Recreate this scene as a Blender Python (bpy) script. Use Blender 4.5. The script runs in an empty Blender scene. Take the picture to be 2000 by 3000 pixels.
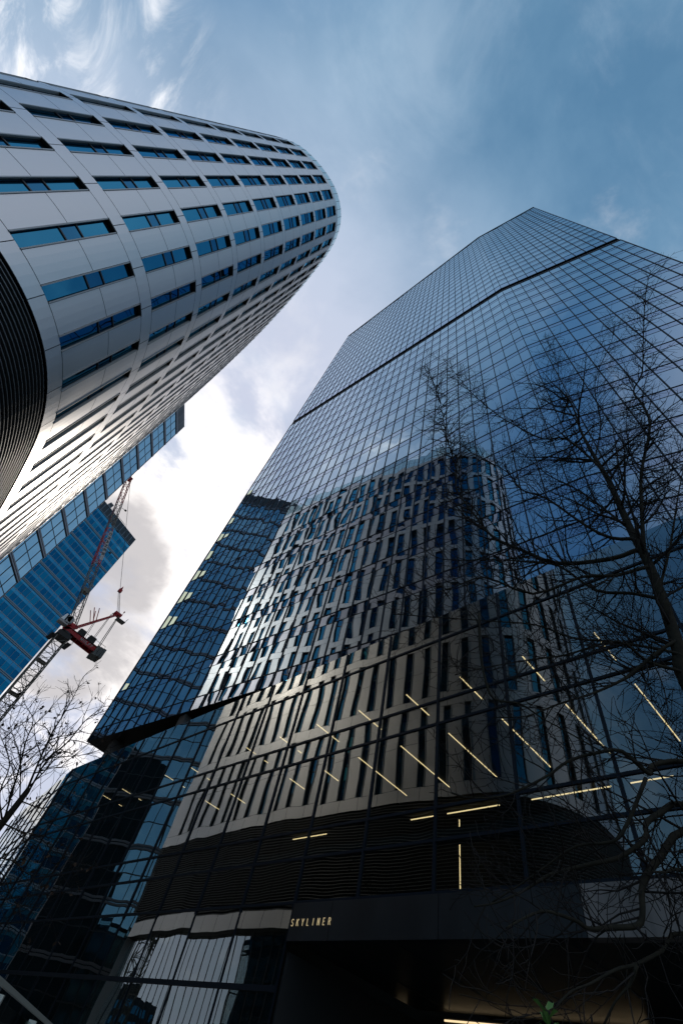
import bpy, math, random
from mathutils import Vector, Matrix, noise as mnoise

# ------------------------------------------------------------------ camera, sky, sun
S = bpy.context.scene
COL = S.collection
EYE = Vector((0, 0, 1.6))
ROT = Matrix(((0.65088829, -0.68211488, -0.33326224),
              (-0.7360486, -0.45948503, -0.49709754),
              (0.18594862, 0.56885217, -0.80114313)))
cam_d = bpy.data.cameras.new('camera')
cam = bpy.data.objects.new('camera', cam_d)
COL.objects.link(cam)
cam_d.sensor_width = 36
cam_d.lens = 1383 / 3000 * 36
cam_d.clip_start = 0.05
cam_d.clip_end = 6000
cam.matrix_world = Matrix.Translation(EYE) @ ROT.to_4x4()
S.camera = cam

SUN_AZ, SUN_EL = math.radians(26), math.radians(36)      # azimuth measured from +Y towards +X
SUN = Vector((math.sin(SUN_AZ) * math.cos(SUN_EL), math.cos(SUN_AZ) * math.cos(SUN_EL), math.sin(SUN_EL)))
sun_d = bpy.data.lights.new('sun', 'SUN')
sun_d.energy = 1.0
sun_d.angle = math.radians(8)
sun_d.color = (1.0, 0.90, 0.78)
sun = bpy.data.objects.new('sun', sun_d)
COL.objects.link(sun)
sun.rotation_euler = SUN.to_track_quat('Z', 'Y').to_euler()

S.view_settings.view_transform = 'Standard'
S.view_settings.look = 'None'
S.view_settings.gamma = 1
S.view_settings.exposure = 0.32
S.view_settings.use_curve_mapping = False
S.render.engine = 'CYCLES'
S.cycles.max_bounces = 10
S.cycles.glossy_bounces = 6
S.cycles.transparent_max_bounces = 12
S.cycles.caustics_reflective = False
S.cycles.caustics_refractive = False
S.cycles.sample_clamp_indirect = 6


class NT:
    """small helper around a node tree"""
    def __init__(s, tree):
        s.t = tree; s.n = tree.nodes; s.l = tree.links

    def new(s, kind, **kw):
        nd = s.n.new(kind)
        for k, v in kw.items():
            setattr(nd, k, v)
        return nd

    def put(s, sock, v):
        if v is None: return
        if isinstance(v, bpy.types.NodeSocket): s.l.new(v, sock)
        else: sock.default_value = v

    def math(s, op, a, b=None, c=None, clamp=False):
        nd = s.new('ShaderNodeMath', operation=op, use_clamp=clamp)
        for i, v in enumerate((a, b, c)): s.put(nd.inputs[i], v)
        return nd.outputs[0]

    def vmath(s, op, a, b=None, scale=None):
        nd = s.new('ShaderNodeVectorMath', operation=op)
        s.put(nd.inputs[0], a); s.put(nd.inputs[1], b)
        if scale is not None: s.put(nd.inputs['Scale'], scale)
        return nd.outputs['Value'] if op in ('DOT_PRODUCT', 'LENGTH') else nd.outputs[0]

    def ramp(s, v, a, b, c=0.0, d=1.0, smooth=True):
        nd = s.new('ShaderNodeMapRange', interpolation_type='SMOOTHSTEP' if smooth else 'LINEAR')
        s.put(nd.inputs[0], v)
        for i, x in enumerate((a, b, c, d)): s.put(nd.inputs[i + 1], x)
        return nd.outputs[0]

    def noise(s, vec, scale, detail=4, rough=0.55, distort=0.0, color=False):
        nd = s.new('ShaderNodeTexNoise')
        s.put(nd.inputs['Vector'], vec)
        s.put(nd.inputs['Scale'], scale); s.put(nd.inputs['Detail'], detail)
        s.put(nd.inputs['Roughness'], rough); s.put(nd.inputs['Distortion'], distort)
        return nd.outputs['Color' if color else 'Fac']

    def mix(s, f, a, b):
        nd = s.new('ShaderNodeMix', data_type='RGBA')
        s.put(nd.inputs[0], f); s.put(nd.inputs[6], a); s.put(nd.inputs[7], b)
        return nd.outputs[2]

    def mixsh(s, f, a, b):
        nd = s.new('ShaderNodeMixShader')
        s.put(nd.inputs[0], f); s.l.new(a, nd.inputs[1]); s.l.new(b, nd.inputs[2])
        return nd.outputs[0]


def direction(az, el):
    a, e = math.radians(az), math.radians(el)
    return (math.sin(a) * math.cos(e), math.cos(a) * math.cos(e), math.sin(e))


SKY_STRENGTH = 0.1
world = bpy.data.worlds.new('World')
S.world = world
world.use_nodes = True
W = NT(world.node_tree)
bg = W.n['Background']
bg.inputs['Strength'].default_value = SKY_STRENGTH
nish = W.new('ShaderNodeTexSky', sky_type='NISHITA')
nish.sun_disc = False
nish.sun_elevation = SUN_EL
nish.sun_rotation = SUN_AZ
nish.air_density = 1.0
nish.dust_density = 0.6
nish.ozone_density = 2.0
tc = W.new('ShaderNodeTexCoord')
D = tc.outputs['Generated']
sep = W.new('ShaderNodeSeparateXYZ'); W.l.new(D, sep.inputs[0])
zc = W.math('ADD', W.math('MAXIMUM', sep.outputs[2], 0.0), 0.28)
plane = W.vmath('SCALE', D, scale=W.math('DIVIDE', 1.0, zc))         # a flat cloud layer high above


def lobe(az, el, lo, hi):
    return W.ramp(W.vmath('DOT_PRODUCT', D, direction(az, el)), lo, hi)


sdot = W.vmath('DOT_PRODUCT', D, tuple(SUN))
sdot = W.vmath('DOT_PRODUCT', D, direction(10, 36))
near_sun = W.ramp(sdot, 0.80, 0.985)
wide_sun = W.ramp(sdot, 0.36, 0.93)
n_big = W.noise(plane, 2.1, 8, 0.55, 0.25)
n_mid = W.noise(W.vmath('ADD', plane, (3.1, 7.7, 1.3)), 5.2, 9, 0.58, 0.35)
n_soft = W.noise(W.vmath('ADD', plane, (9.4, 2.2, 5.3)), 3.6, 7, 0.55, 0.2)
streak = lobe(-55, 55.5, 0.972, 0.998)                                 # the bright torn cloud top left
k = 1.0 / SKY_STRENGTH
mid_l = lobe(-55, 60, 0.80, 0.97)
deep = lobe(-112, 44, 0.80, 0.97)
blue = W.mix(0.65, nish.outputs[0], (0.088 * k, 0.225 * k, 0.37 * k, 1))
blue = W.mix(deep, blue, (0.045 * k, 0.155 * k, 0.36 * k, 1))
veil = W.math('ADD', W.math('MULTIPLY', wide_sun, 0.98), W.math('MULTIPLY', W.math('SUBTRACT', n_soft, 0.455), 1.35), clamp=True)
veil = W.math('ADD', veil, W.math('MULTIPLY', mid_l, 0.18), clamp=True)
veil = W.math('MULTIPLY', veil, W.math('MULTIPLY_ADD', deep, -0.7, 1.0))
veil = W.math('ADD', veil, W.math('MULTIPLY', lobe(200, 38, 0.78, 0.95), 0.85), clamp=True)  # unseen white cloud behind the camera, added to brighten the white panels
veil_c = W.mix(W.math('MAXIMUM', wide_sun, lobe(200, 38, 0.78, 0.95)), (0.25 * k, 0.42 * k, 0.57 * k, 1), (0.50 * k, 0.535 * k, 0.655 * k, 1))
c1 = W.mix(veil, blue, veil_c)
cov = W.math('ADD', n_mid, W.math('MULTIPLY', near_sun, 0.17))
wisp_v = W.vmath('MULTIPLY', W.vmath('ADD', plane, (2.2, 0.4, 0.0)), (2.3, 0.9, 1.0))
n_wisp = W.noise(wisp_v, 5.5, 9, 0.62, 1.1)
wisp = W.math('MULTIPLY', W.ramp(n_wisp, 0.43, 0.75), streak)
thick = W.math('MULTIPLY', W.ramp(cov, 0.57, 0.76), W.math('ADD', 0.25, W.math('MULTIPLY', near_sun, 0.75)))
bright = W.mix(near_sun, (0.80 * k, 0.80 * k, 0.84 * k, 1), (1.05 * k, 1.0 * k, 0.99 * k, 1))
c2 = W.mix(thick, c1, bright)
n_far = W.noise(W.vmath('MULTIPLY', W.vmath('ADD', plane, (5.2, 1.4, 0.7)), (1.0, 1.5, 1.0)), 4.2, 8, 0.6, 0.5)
c2 = W.mix(W.math('MULTIPLY', W.ramp(n_far, 0.47, 0.74), W.math('MULTIPLY_ADD', deep, -0.2, 0.27)), c2, (0.48 * k, 0.58 * k, 0.70 * k, 1))
c2 = W.mix(wisp, c2, (0.95 * k, 0.95 * k, 0.97 * k, 1))
glow = W.ramp(W.math('ADD', W.vmath('DOT_PRODUCT', D, direction(14, 37)), W.math('MULTIPLY', W.math('SUBTRACT', n_mid, 0.5), 0.12)), 0.968, 1.0)
c2 = W.mix(glow, c2, (1.12 * k, 1.06 * k, 1.02 * k, 1))
dk = W.math('MAXIMUM', lobe(5.5, 35.0, 0.9885, 0.9985), W.math('MULTIPLY', lobe(8.5, 27.5, 0.987, 0.9985), 0.75))
dk = W.ramp(W.math('ADD', dk, W.math('MULTIPLY', W.math('ADD', W.math('SUBTRACT', n_mid, 0.5), W.math('SUBTRACT', n_soft, 0.5)), 2.4)), 0.08, 1.0)
dk = W.math('MULTIPLY', dk, near_sun)
c2 = W.mix(W.math('MULTIPLY', dk, 0.85), c2, (0.42 * k, 0.405 * k, 0.42 * k, 1))
W.l.new(c2, bg.inputs['Color'])


# ------------------------------------------------------------------ objects and names
def tag(o, label=None, cat=None, group=None, kind=None):
    for k_, v in (('label', label), ('category', cat), ('group', group), ('kind', kind)):
        if v: o[k_] = v
    return o


def thing(name, loc, label, cat, group=None):
    o = bpy.data.objects.new(name, None)
    o.location = loc
    o.empty_display_size = 0.5
    COL.objects.link(o)
    return tag(o, label, cat, group)


class MB:
    """collects faces in world space and links them as one mesh object"""
    def __init__(s):
        s.v = []; s.f = []; s.m = []; s.r = []; s.sm = []

    def face(s, pts, mat=0, rnd=0.0, smooth=False):
        b = len(s.v)
        s.v.extend([tuple(p) for p in pts])
        s.f.append(tuple(range(b, b + len(pts))))
        s.m.append(mat); s.r.append(rnd); s.sm.append(smooth)

    def box(s, c, ax, ay, az, mat=0):
        """centre and three half-axis vectors"""
        c = Vector(c); ax = Vector(ax); ay = Vector(ay); az = Vector(az)
        b = len(s.v)
        for i in (-1, 1):
            for j in (-1, 1):
                for k_ in (-1, 1):
                    s.v.append(tuple(c + ax * i + ay * j + az * k_))
        for q in ((0, 1, 3, 2), (4, 6, 7, 5), (0, 4, 5, 1), (2, 3, 7, 6), (0, 2, 6, 4), (1, 5, 7, 3)):
            s.f.append(tuple(b + i for i in q)); s.m.append(mat); s.r.append(0.0); s.sm.append(False)

    def bar(s, a, b_, w, h=None, mat=0, up=(0, 0, 1)):
        a = Vector(a); b_ = Vector(b_)
        d = b_ - a
        L = d.length
        if L < 1e-6: return
        d /= L
        u = Vector(up)
        if abs(d.dot(u)) > 0.98: u = Vector((1, 0, 0))
        x = d.cross(u).normalized(); y = x.cross(d).normalized()
        s.box((a + b_) / 2, d * (L / 2), x * (w / 2), y * ((h or w) / 2), mat)

    def tube(s, pts, rad, n=6, mat=0, smooth=True):
        pts = [Vector(p) for p in pts]
        b = len(s.v)
        ref = Vector((0.31, 0.52, 0.79))
        for i, p in enumerate(pts):
            d = (pts[min(i + 1, len(pts) - 1)] - pts[max(i - 1, 0)])
            d = d.normalized() if d.length > 1e-9 else Vector((0, 0, 1))
            x = d.cross(ref)
            if x.length < 0.1: x = d.cross(Vector((1, 0, 0)))
            x.normalize(); y = d.cross(x)
            r = rad[i] if isinstance(rad, (list, tuple)) else rad
            for j in range(n):
                a = 2 * math.pi * j / n
                s.v.append(tuple(p + (x * math.cos(a) + y * math.sin(a)) * r))
        for i in range(len(pts) - 1):
            for j in range(n):
                s.f.append((b + i * n + j, b + i * n + (j + 1) % n, b + (i + 1) * n + (j + 1) % n, b + (i + 1) * n + j))
                s.m.append(mat); s.r.append(0.0); s.sm.append(smooth)
        e = b + (len(pts) - 1) * n
        s.f.append(tuple(b + j for j in reversed(range(n)))); s.m.append(mat); s.r.append(0.0); s.sm.append(False)
        s.f.append(tuple(e + j for j in range(n))); s.m.append(mat); s.r.append(0.0); s.sm.append(False)

    def build(s, name, mats, parent=None, origin=None):
        """vertices stay where they are in the world; the object's origin is its root's (or the given) place"""
        if parent is not None:
            o0 = Vector((0, 0, 0)); q = parent
            while q is not None:
                o0 += q.location; q = q.parent
        else:
            o0 = Vector(origin or (0, 0, 0))
        me = bpy.data.meshes.new(name)
        me.from_pydata([(v[0] - o0.x, v[1] - o0.y, v[2] - o0.z) for v in s.v], [], s.f)
        if not isinstance(mats, (list, tuple)): mats = [mats]
        for m_ in mats: me.materials.append(m_)
        me.polygons.foreach_set('material_index', s.m)
        me.polygons.foreach_set('use_smooth', s.sm)
        at = me.attributes.new('pane_rand', 'FLOAT', 'FACE')
        at.data.foreach_set('value', s.r)
        me.update()
        o = bpy.data.objects.new(name, me)
        COL.objects.link(o)
        if parent is not None: o.parent = parent
        else: o.location = o0
        return o


def project(P):
    q = ROT.transposed() @ (Vector(P) - EYE)
    if q.z > -0.1: return None
    return (1000 + 1383 * q.x / -q.z, 1500 - 1383 * q.y / -q.z)


def seen_area(pts):
    pr = [project(p) for p in pts]
    if any(p is None for p in pr): return 0
    cx = sum(p[0] for p in pr) / len(pr); cy = sum(p[1] for p in pr) / len(pr)
    if not (-20 < cx < 2020 and -20 < cy < 3020): return 0
    a = 0
    for i in range(len(pr)):
        x0, y0 = pr[i]; x1, y1 = pr[(i + 1) % len(pr)]
        a += x0 * y1 - x1 * y0
    return abs(a) / 2


def ray(px, py):
    d = ROT @ Vector((px - 1000, -(py - 1500), -1383))
    return d.normalized()


# ------------------------------------------------------------------ materials
def mat(name):
    m_ = bpy.data.materials.new(name)
    m_.use_nodes = True
    t = NT(m_.node_tree)
    t.bsdf = t.n['Principled BSDF']
    t.out = t.n['Material Output']
    return m_, t


def plain(name, col, rough=0.6, metal=0.0, var=0.0, vscale=1.0, spec=0.5, stretch=(1, 1, 1)):
    m_, t = mat(name)
    t.bsdf.inputs['Roughness'].default_value = rough
    t.bsdf.inputs['Metallic'].default_value = metal
    t.bsdf.inputs['Specular IOR Level'].default_value = spec
    c = (*col, 1)
    if var:
        g = t.new('ShaderNodeNewGeometry')
        n_ = t.noise(t.vmath('MULTIPLY', g.outputs['Position'], stretch), vscale, 5, 0.6)
        f = t.ramp(n_, 0.3, 0.7, 1 - var, 1 + var, smooth=False)
        mul = t.vmath('SCALE', c[:3], scale=f)
        t.l.new(mul, t.bsdf.inputs['Base Color'])
        t.l.new(t.ramp(n_, 0.3, 0.7, rough * 0.85, min(1, rough * 1.15), smooth=False), t.bsdf.inputs['Roughness'])
    else:
        t.bsdf.inputs['Base Color'].default_value = c
    return m_


def emit(name, col, strength):
    m_, t = mat(name)
    e = t.new('ShaderNodeEmission')
    e.inputs[0].default_value = (*col, 1); e.inputs[1].default_value = strength
    t.l.new(e.outputs[0], t.out.inputs[0])
    return m_


def glass(name, tint, body, base, wave, wscale, tilt, see=0.0, see_tint=(0.3, 0.4, 0.42), body_alt=None, rough=0.0, power=3.0, lean=0.0):
    """coated facade glass: every pane has its own slight tilt and bow; `see` lets that share of light through"""
    m_, t = mat(name)
    g = t.new('ShaderNodeNewGeometry')
    at = t.new('ShaderNodeAttribute', attribute_name='pane_rand')
    rnd = at.outputs['Fac']
    wn = t.new('ShaderNodeTexWhiteNoise', noise_dimensions='1D')
    t.l.new(rnd, wn.inputs['W'])
    off = t.vmath('SCALE', wn.outputs['Color'], scale=61.0)
    pos = t.vmath('ADD', t.vmath('MULTIPLY', g.outputs['Position'], (1, 1, 0.62)), off)
    nz = t.noise(pos, wscale, 1.5, 0.4, 0.0, color=True)
    dv = t.vmath('SCALE', t.vmath('SUBTRACT', nz, (0.5, 0.5, 0.5)), scale=wave * 2)
    dt = t.vmath('SCALE', t.vmath('SUBTRACT', wn.outputs['Color'], (0.5, 0.5, 0.5)), scale=tilt * 2)
    nrm = t.vmath('NORMALIZE', t.vmath('ADD', g.outputs['Normal'], t.vmath('ADD', t.vmath('ADD', dv, dt), (0, 0, lean))))
    gl = t.new('ShaderNodeBsdfGlossy', distribution='GGX')
    gl.inputs['Color'].default_value = (*tint, 1)
    gl.inputs['Roughness'].default_value = rough
    t.l.new(nrm, gl.inputs['Normal'])
    df = t.new('ShaderNodeBsdfDiffuse')
    if body_alt:
        t.l.new(t.mix(t.ramp(wn.outputs['Value'], 0.3, 1.0), (*body, 1), (*body_alt, 1)), df.inputs[0])
    else:
        df.inputs[0].default_value = (*body, 1)
    inner = df.outputs[0]
    if see:
        tr = t.new('ShaderNodeBsdfTransparent')
        tr.inputs[0].default_value = (*see_tint, 1)
        inner = t.mixsh(see, df.outputs[0], tr.outputs[0])
    lw = t.new('ShaderNodeLayerWeight'); lw.inputs['Blend'].default_value = 0.5
    f = t.math('MULTIPLY_ADD', t.math('POWER', lw.outputs['Facing'], power), 1 - base, base, clamp=True)
    t.l.new(t.mixsh(f, inner, gl.outputs[0]), t.out.inputs[0])
    return m_


M = {}
M['tower_glass'] = glass('tower_glass', (0.66, 0.78, 0.88), (0.005, 0.012, 0.018), 0.22, 0.0085, 0.5, 0.005, power=1.25)
M['tower_spandrel'] = glass('tower_spandrel', (0.62, 0.70, 0.83), (0.008, 0.011, 0.018), 0.19, 0.010, 0.7, 0.008, power=1.25)
M['podium_glass'] = glass('podium_glass', (0.78, 0.81, 0.79), (0.003, 0.006, 0.006), 0.20, 0.0085, 0.42, 0.003, see=0.85, see_tint=(0.62, 0.72, 0.70), power=2.2)
M['crown_glass'] = M['tower_glass']
M['mullion'] = plain('mullion_dark_metal', (0.008, 0.013, 0.020), 0.5, 0.0, spec=0.15)
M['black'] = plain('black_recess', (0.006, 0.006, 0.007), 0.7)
M['soffit'] = plain('soffit_panels', (0.022, 0.025, 0.023), 0.4, 0.0, 0.2, 0.3)
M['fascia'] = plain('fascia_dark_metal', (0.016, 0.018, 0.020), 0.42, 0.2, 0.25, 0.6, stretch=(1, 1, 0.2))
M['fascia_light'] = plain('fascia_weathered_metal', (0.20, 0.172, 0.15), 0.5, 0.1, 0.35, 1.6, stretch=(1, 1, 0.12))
M['column'] = plain('column_concrete', (0.13, 0.13, 0.13), 0.7, 0, 0.2, 1.5)
M['interior'] = plain('dark_interior', (0.020, 0.020, 0.019), 0.8)
M['strip'] = emit('warm_strip_light', (1.0, 0.70, 0.36), 1.5)
M['strip_dim'] = emit('dim_strip_light', (1.0, 0.74, 0.42), 0.9)
M['letters'] = emit('backlit_letters', (0.80, 0.64, 0.36), 0.46)
M['lit_pane'] = emit('lit_office', (0.86, 0.95, 0.74), 0.5)
M['clad'] = plain('white_aluminium_panel', (0.86, 0.845, 0.82), 0.40, 0.35, 0.03, 0.25)
M['seam'] = plain('panel_joint', (0.05, 0.055, 0.06), 0.7)
M['reveal'] = plain('window_reveal', (0.50, 0.50, 0.49), 0.5, 0.0)
M['shaded_head'] = plain('window_head_painted_shade', (0.035, 0.032, 0.026), 0.6)  # shade under the window top is put into this dark colour
M['win_glass'] = glass('window_glass', (0.07, 0.38, 0.60), (0.004, 0.02, 0.03), 0.46, 0.012, 0.7, 0.012)
M['win_mid'] = glass('window_spandrel_glass', (0.06, 0.26, 0.45), (0.004, 0.015, 0.035), 0.48, 0.010, 0.7, 0.006)
M['louver'] = plain('louver_metal', (0.20, 0.21, 0.21), 0.5, 0.2)
M['louver_back'] = plain('louver_void', (0.008, 0.008, 0.009), 0.8)
M['lobby_glass'] = glass('lobby_glass', (0.86, 0.93, 0.95), (0.004, 0.008, 0.008), 0.72, 0.006, 0.5, 0.004)
M['pale_glass'] = glass('pale_tower_glass', (0.46, 0.70, 0.82), (0.012, 0.035, 0.050), 0.64, 0.008, 0.5, 0.006)
M['pale_frame'] = plain('grey_metal_band', (0.24, 0.235, 0.25), 0.45, 0.4)
M['thin_frame'] = plain('dark_grey_frame', (0.06, 0.065, 0.07), 0.5, 0.3)
M['blue_glass'] = glass('blue_tower_glass', (0.03, 0.38, 0.66), (0.001, 0.030, 0.080), 0.30, 0.010, 0.4, 0.012, body_alt=(0.008, 0.17, 0.26))
M['blue_spandrel'] = glass('blue_tower_spandrel', (0.12, 0.52, 0.80), (0.015, 0.13, 0.21), 0.40, 0.006, 0.4, 0.006, body_alt=(0.03, 0.20, 0.28))
M['blue_frame'] = plain('blue_grey_frame', (0.22, 0.27, 0.31), 0.5, 0.4)
M['dark_panel'] = plain('charcoal_panel', (0.028, 0.034, 0.038), 0.5, 0.2, 0.15, 0.3)
M['roof'] = plain('roof_gravel', (0.22, 0.22, 0.21), 0.9, 0, 0.2, 2.0)
M['crane_red'] = plain('crane_red_paint', (0.56, 0.022, 0.025), 0.42, 0, 0.2, 0.8)
M['crane_dark'] = plain('crane_dark_steel', (0.035, 0.036, 0.034), 0.55, 0.4)
M['crane_grey'] = plain('crane_grey_galvanised', (0.22, 0.21, 0.175), 0.6, 0.1, 0.2, 1.2)
M['crane_white'] = plain('crane_white_paint', (0.66, 0.65, 0.63), 0.5)
M['ballast'] = plain('ballast_concrete', (0.20, 0.205, 0.19), 0.8, 0, 0.2, 1.0)
M['cab_glass'] = glass('cab_glass', (0.8, 0.9, 0.9), (0.02, 0.03, 0.03), 0.35, 0.0, 0.5, 0.01)
M['bark'] = plain('bark', (0.026, 0.022, 0.014), 0.95, 0, 0.5, 7.0, spec=0.15)
M['twig'] = plain('twig_bark', (0.024, 0.019, 0.015), 0.9, 0, 0.35, 5.0, spec=0.2)
M['dead_leaf'] = plain('withered_leaf', (0.055, 0.028, 0.012), 0.8, 0, 0.4, 5.0)
M['leaf'] = plain('green_leaf', (0.09, 0.20, 0.03), 0.5, 0, 0.3, 8.0)
M['steel'] = plain('brushed_steel_rail', (0.62, 0.58, 0.48), 0.4, 0.3)
M['paving'] = plain('granite_paving', (0.17, 0.165, 0.155), 0.75, 0, 0.25, 0.8)
M['stone'] = plain('pale_stone_wall', (0.34, 0.32, 0.29), 0.8, 0, 0.12, 0.2)

rg = random.Random(11)


# ------------------------------------------------------------------ curtain walls
def facade_panes(origin, az, side, us, zs, keys, top=None, inset=0.0):
    """panes between the mullion positions us and the row heights zs; top(u) cuts them along a slope"""
    d = Vector((math.sin(math.radians(az)), math.cos(math.radians(az)), 0))
    n = Vector((d.y, -d.x, 0)) * side
    o = Vector((origin[0], origin[1], 0)) - n * inset
    out = []
    for i in range(len(us) - 1):
        for j in range(len(zs) - 1):
            u0, u1, z0, z1 = us[i], us[i + 1], zs[j], zs[j + 1]
            za = min(z1, top(u0)) if top else z1
            zb = min(z1, top(u1)) if top else z1
            if za <= z0 + 0.02 and zb <= z0 + 0.02: continue
            za = max(za, z0 + 0.01); zb = max(zb, z0 + 0.01)
            p = [o + d * u0 + Vector((0, 0, z0)), o + d * u1 + Vector((0, 0, z0)),
                 o + d * u1 + Vector((0, 0, zb)), o + d * u0 + Vector((0, 0, za))]
            if (p[1] - p[0]).cross(p[2] - p[0]).dot(n) < 0: p.reverse()
            out.append((p, keys[j]))
    return out


def grid_bars(mb, origin, az, side, us, zs, wu, wz, depth, zlo, zhi, ulo, uhi, matid=0, top=None):
    d = Vector((math.sin(math.radians(az)), math.cos(math.radians(az)), 0))
    n = Vector((d.y, -d.x, 0)) * side
    o = Vector((origin[0], origin[1], 0))
    for u in us:
        h = min(zhi, top(u)) if top else zhi
        mb.box(o + d * u + Vector((0, 0, (zlo + h) / 2)) + n * (depth * 0.2), d * (wu / 2), n * (depth / 2), Vector((0, 0, (h - zlo) / 2)), matid)
    for z in zs:
        a, b = ulo, uhi
        if top:
            st = [ulo + (uhi - ulo) * i / 200 for i in range(201)]
            ok = [u for u in st if top(u) > z]
            if not ok: continue
            a, b = min(ok), max(ok)
        zz, w_ = z if isinstance(z, tuple) else (z, wz)
        mb.box(o + d * ((a + b) / 2) + Vector((0, 0, zz)) + n * (depth * 0.1), d * ((b - a) / 2), n * (depth * 0.3), Vector((0, 0, w_ / 2)), matid)


def emit_panes(root, panes, mats, single='glass_pane', rest='glazing', limit=100, only=None):
    """the largest seen panes become parts of their own, the others one part"""
    order = sorted(range(len(panes)), key=lambda i: -(seen_area(panes[i][0]) if (only is None or panes[i][1] in only) else 0))
    names = sorted({p[1] for p in panes})
    idx = {k_: i for i, k_ in enumerate(names)}
    big = set(order[:limit])
    mb = MB()
    for i, (p, key) in enumerate(panes):
        r = rg.random()
        if i in big and seen_area(p) > 1:
            b = MB(); b.face(p, 0, r)
            b.build(single, mats[key], root)
        else:
            mb.face(p, idx[key], r)
    if mb.f:
        tag(mb.build(rest, [mats[k_] for k_ in names], root), kind='stuff')


# ------------------------------------------------------------------ the glass skyscraper
sky = thing('glass_skyscraper', (24, 15, 0), 'tall faceted dark glass skyscraper with black recessed band above a flush glass podium', 'skyscraper')
PX = 17.0
T_AZ, T3_AZ = -5.54, -15.78
dT = Vector((math.sin(math.radians(T_AZ)), math.cos(math.radians(T_AZ)), 0))
T0 = Vector((19.125, 32.29, 0))  # whole upper tower scaled up about the camera; its figures already include it
U_L, U_F = 26.61, -29.45
FOLD = T0 + dT * U_F
dT3 = Vector((math.sin(math.radians(T3_AZ)), math.cos(math.radians(T3_AZ)), 0))
U_R = -21.06
roof1 = lambda u: 190.9 + (U_L - u) / (U_L - U_F) * (209.5 - 190.9)
roof2 = lambda u: 209.5 + (u / U_R) * (220.7 - 209.5)
Z_TB = 23.91
us1 = [U_L] + [u for u in [0.1125 + 1.772 * i for i in range(14, -17, -1)] if U_F + 0.5 < u < U_L - 0.5] + [U_F]
us1 = us1[::-1]
us3 = sorted([U_R] + [-1.654 - 1.766 * i for i in range(11)] + [0.0])
rows = [Z_TB, 25.28]
keys = ['tower_spandrel']
z = 25.28
while z + 4.894 < 106.8:
    rows += [z + 4.894 - 1.27, z + 4.894]; keys += ['tower_glass', 'tower_spandrel']
    z += 4.894
rows += [107.24]; keys += ['tower_glass']
crow = [110.16, 113.31]; ckeys = ['tower_spandrel']
z = 113.31
while z < 225:
    crow += [z + 3.6, z + 4.86]; ckeys += ['tower_glass', 'tower_spandrel']
    z += 4.86
panes = facade_panes(T0, T_AZ, -1, us1, rows, keys)
panes += facade_panes(FOLD, T3_AZ, -1, us3, rows, keys)
panes += facade_panes(T0, T_AZ, -1, us1, crow, ckeys, roof1)
panes += facade_panes(FOLD, T3_AZ, -1, us3, crow, ckeys, roof2)
# lit offices near the left edge are seen through their panes
lit_spots = []
podium_us = [59.2] + [5.0 + 3.595 * i for i in range(15, -8, -1)]
podium_us = sorted(podium_us)
pz = [7.95, 9.62, 10.80, 14.45, 15.66, 19.43, 21.2]
pk = ['podium_glass'] * 6
ppanes = facade_panes((PX, 0), 0, -1, [u for u in podium_us], pz, pk)
lob_us = sorted([19.38 + 3.595 * i for i in range(12) if 19.38 + 3.595 * i < 58.5] + [59.2])
ppanes += facade_panes((PX, 0), 0, -1, lob_us, [0.3, 5.25, 7.95], ['podium_glass'] * 2)
F_AZ = 8.97
ppanes += facade_panes((PX, 59.2), F_AZ, -1, [3.595 * i for i in range(8)], [0.3, 5.25, 9.62, 10.80, 14.45, 15.66, 19.43, 21.2], ['podium_glass'] * 7)
emit_panes(sky, ppanes + panes, M, 'glass_pane', 'curtain_wall_glazing', 100)

mb = MB()
dark_rows1 = [r for r in rows[1::2]][:-1] + [rows[-2]]
dr = [25.28 + 4.894 * i for i in range(17)]
th = [25.28 + 4.894 * i - 1.27 for i in range(1, 17)]
cdr = [113.31 + 4.86 * i for i in range(23)]
cth = [113.31 + 4.86 * i - 1.26 for i in range(1, 23)]
for (o_, az_, us_, a_, b_, rf) in ((T0, T_AZ, us1, U_F, U_L, roof1), (FOLD, T3_AZ, us3, U_R, 0.0, roof2)):
    grid_bars(mb, o_, az_, -1, us_, dr, 0.085, 0.085, 0.11, Z_TB, 107.24, a_, b_)
    grid_bars(mb, o_, az_, -1, [], th, 0.10, 0.045, 0.06, Z_TB, 107.24, a_, b_)
    grid_bars(mb, o_, az_, -1, us_, cdr, 0.095, 0.10, 0.11, 110.16, 260, a_, b_, top=rf)
    grid_bars(mb, o_, az_, -1, [], cth, 0.11, 0.035, 0.06, 110.16, 260, a_, b_, top=rf)
for u in podium_us:
    mb.box((PX - 0.01, u, 14.45), (0.06, 0, 0), (0, 0.05, 0), (0, 0, 6.7))
for z in (9.62, 10.80, 14.45, 15.66, 19.43, 7.95):
    mb.box((PX - 0.008, 24.5, z), (0.05, 0, 0), (0, 34.7, 0), (0, 0, 0.055))
for u in lob_us:
    mb.box((PX - 0.01, u, 4.1), (0.04, 0, 0), (0, 0.018, 0), (0, 0, 3.8))
mb.box((PX - 0.008, 39.3, 5.25), (0.05, 0, 0), (0, 19.9, 0), (0, 0, 0.09))
dF = Vector((math.sin(math.radians(F_AZ)), math.cos(math.radians(F_AZ)), 0)); nF = Vector((-dF.y, dF.x, 0))
for i in range(8):
    mb.box(Vector((PX, 59.2, 10.6)) + dF * (3.595 * i) + nF * 0.01, nF * 0.06, dF * 0.055, (0, 0, 10.3))
for z in (5.25, 9.62, 10.80, 14.45, 15.66, 19.43):
    mb.box(Vector((PX, 59.2, z)) + dF * 12.58 + nF * 0.008, nF * 0.05, dF * 12.58, (0, 0, 0.075))
mb.build('curtain_wall_frame', M['mullion'], sky)

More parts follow.
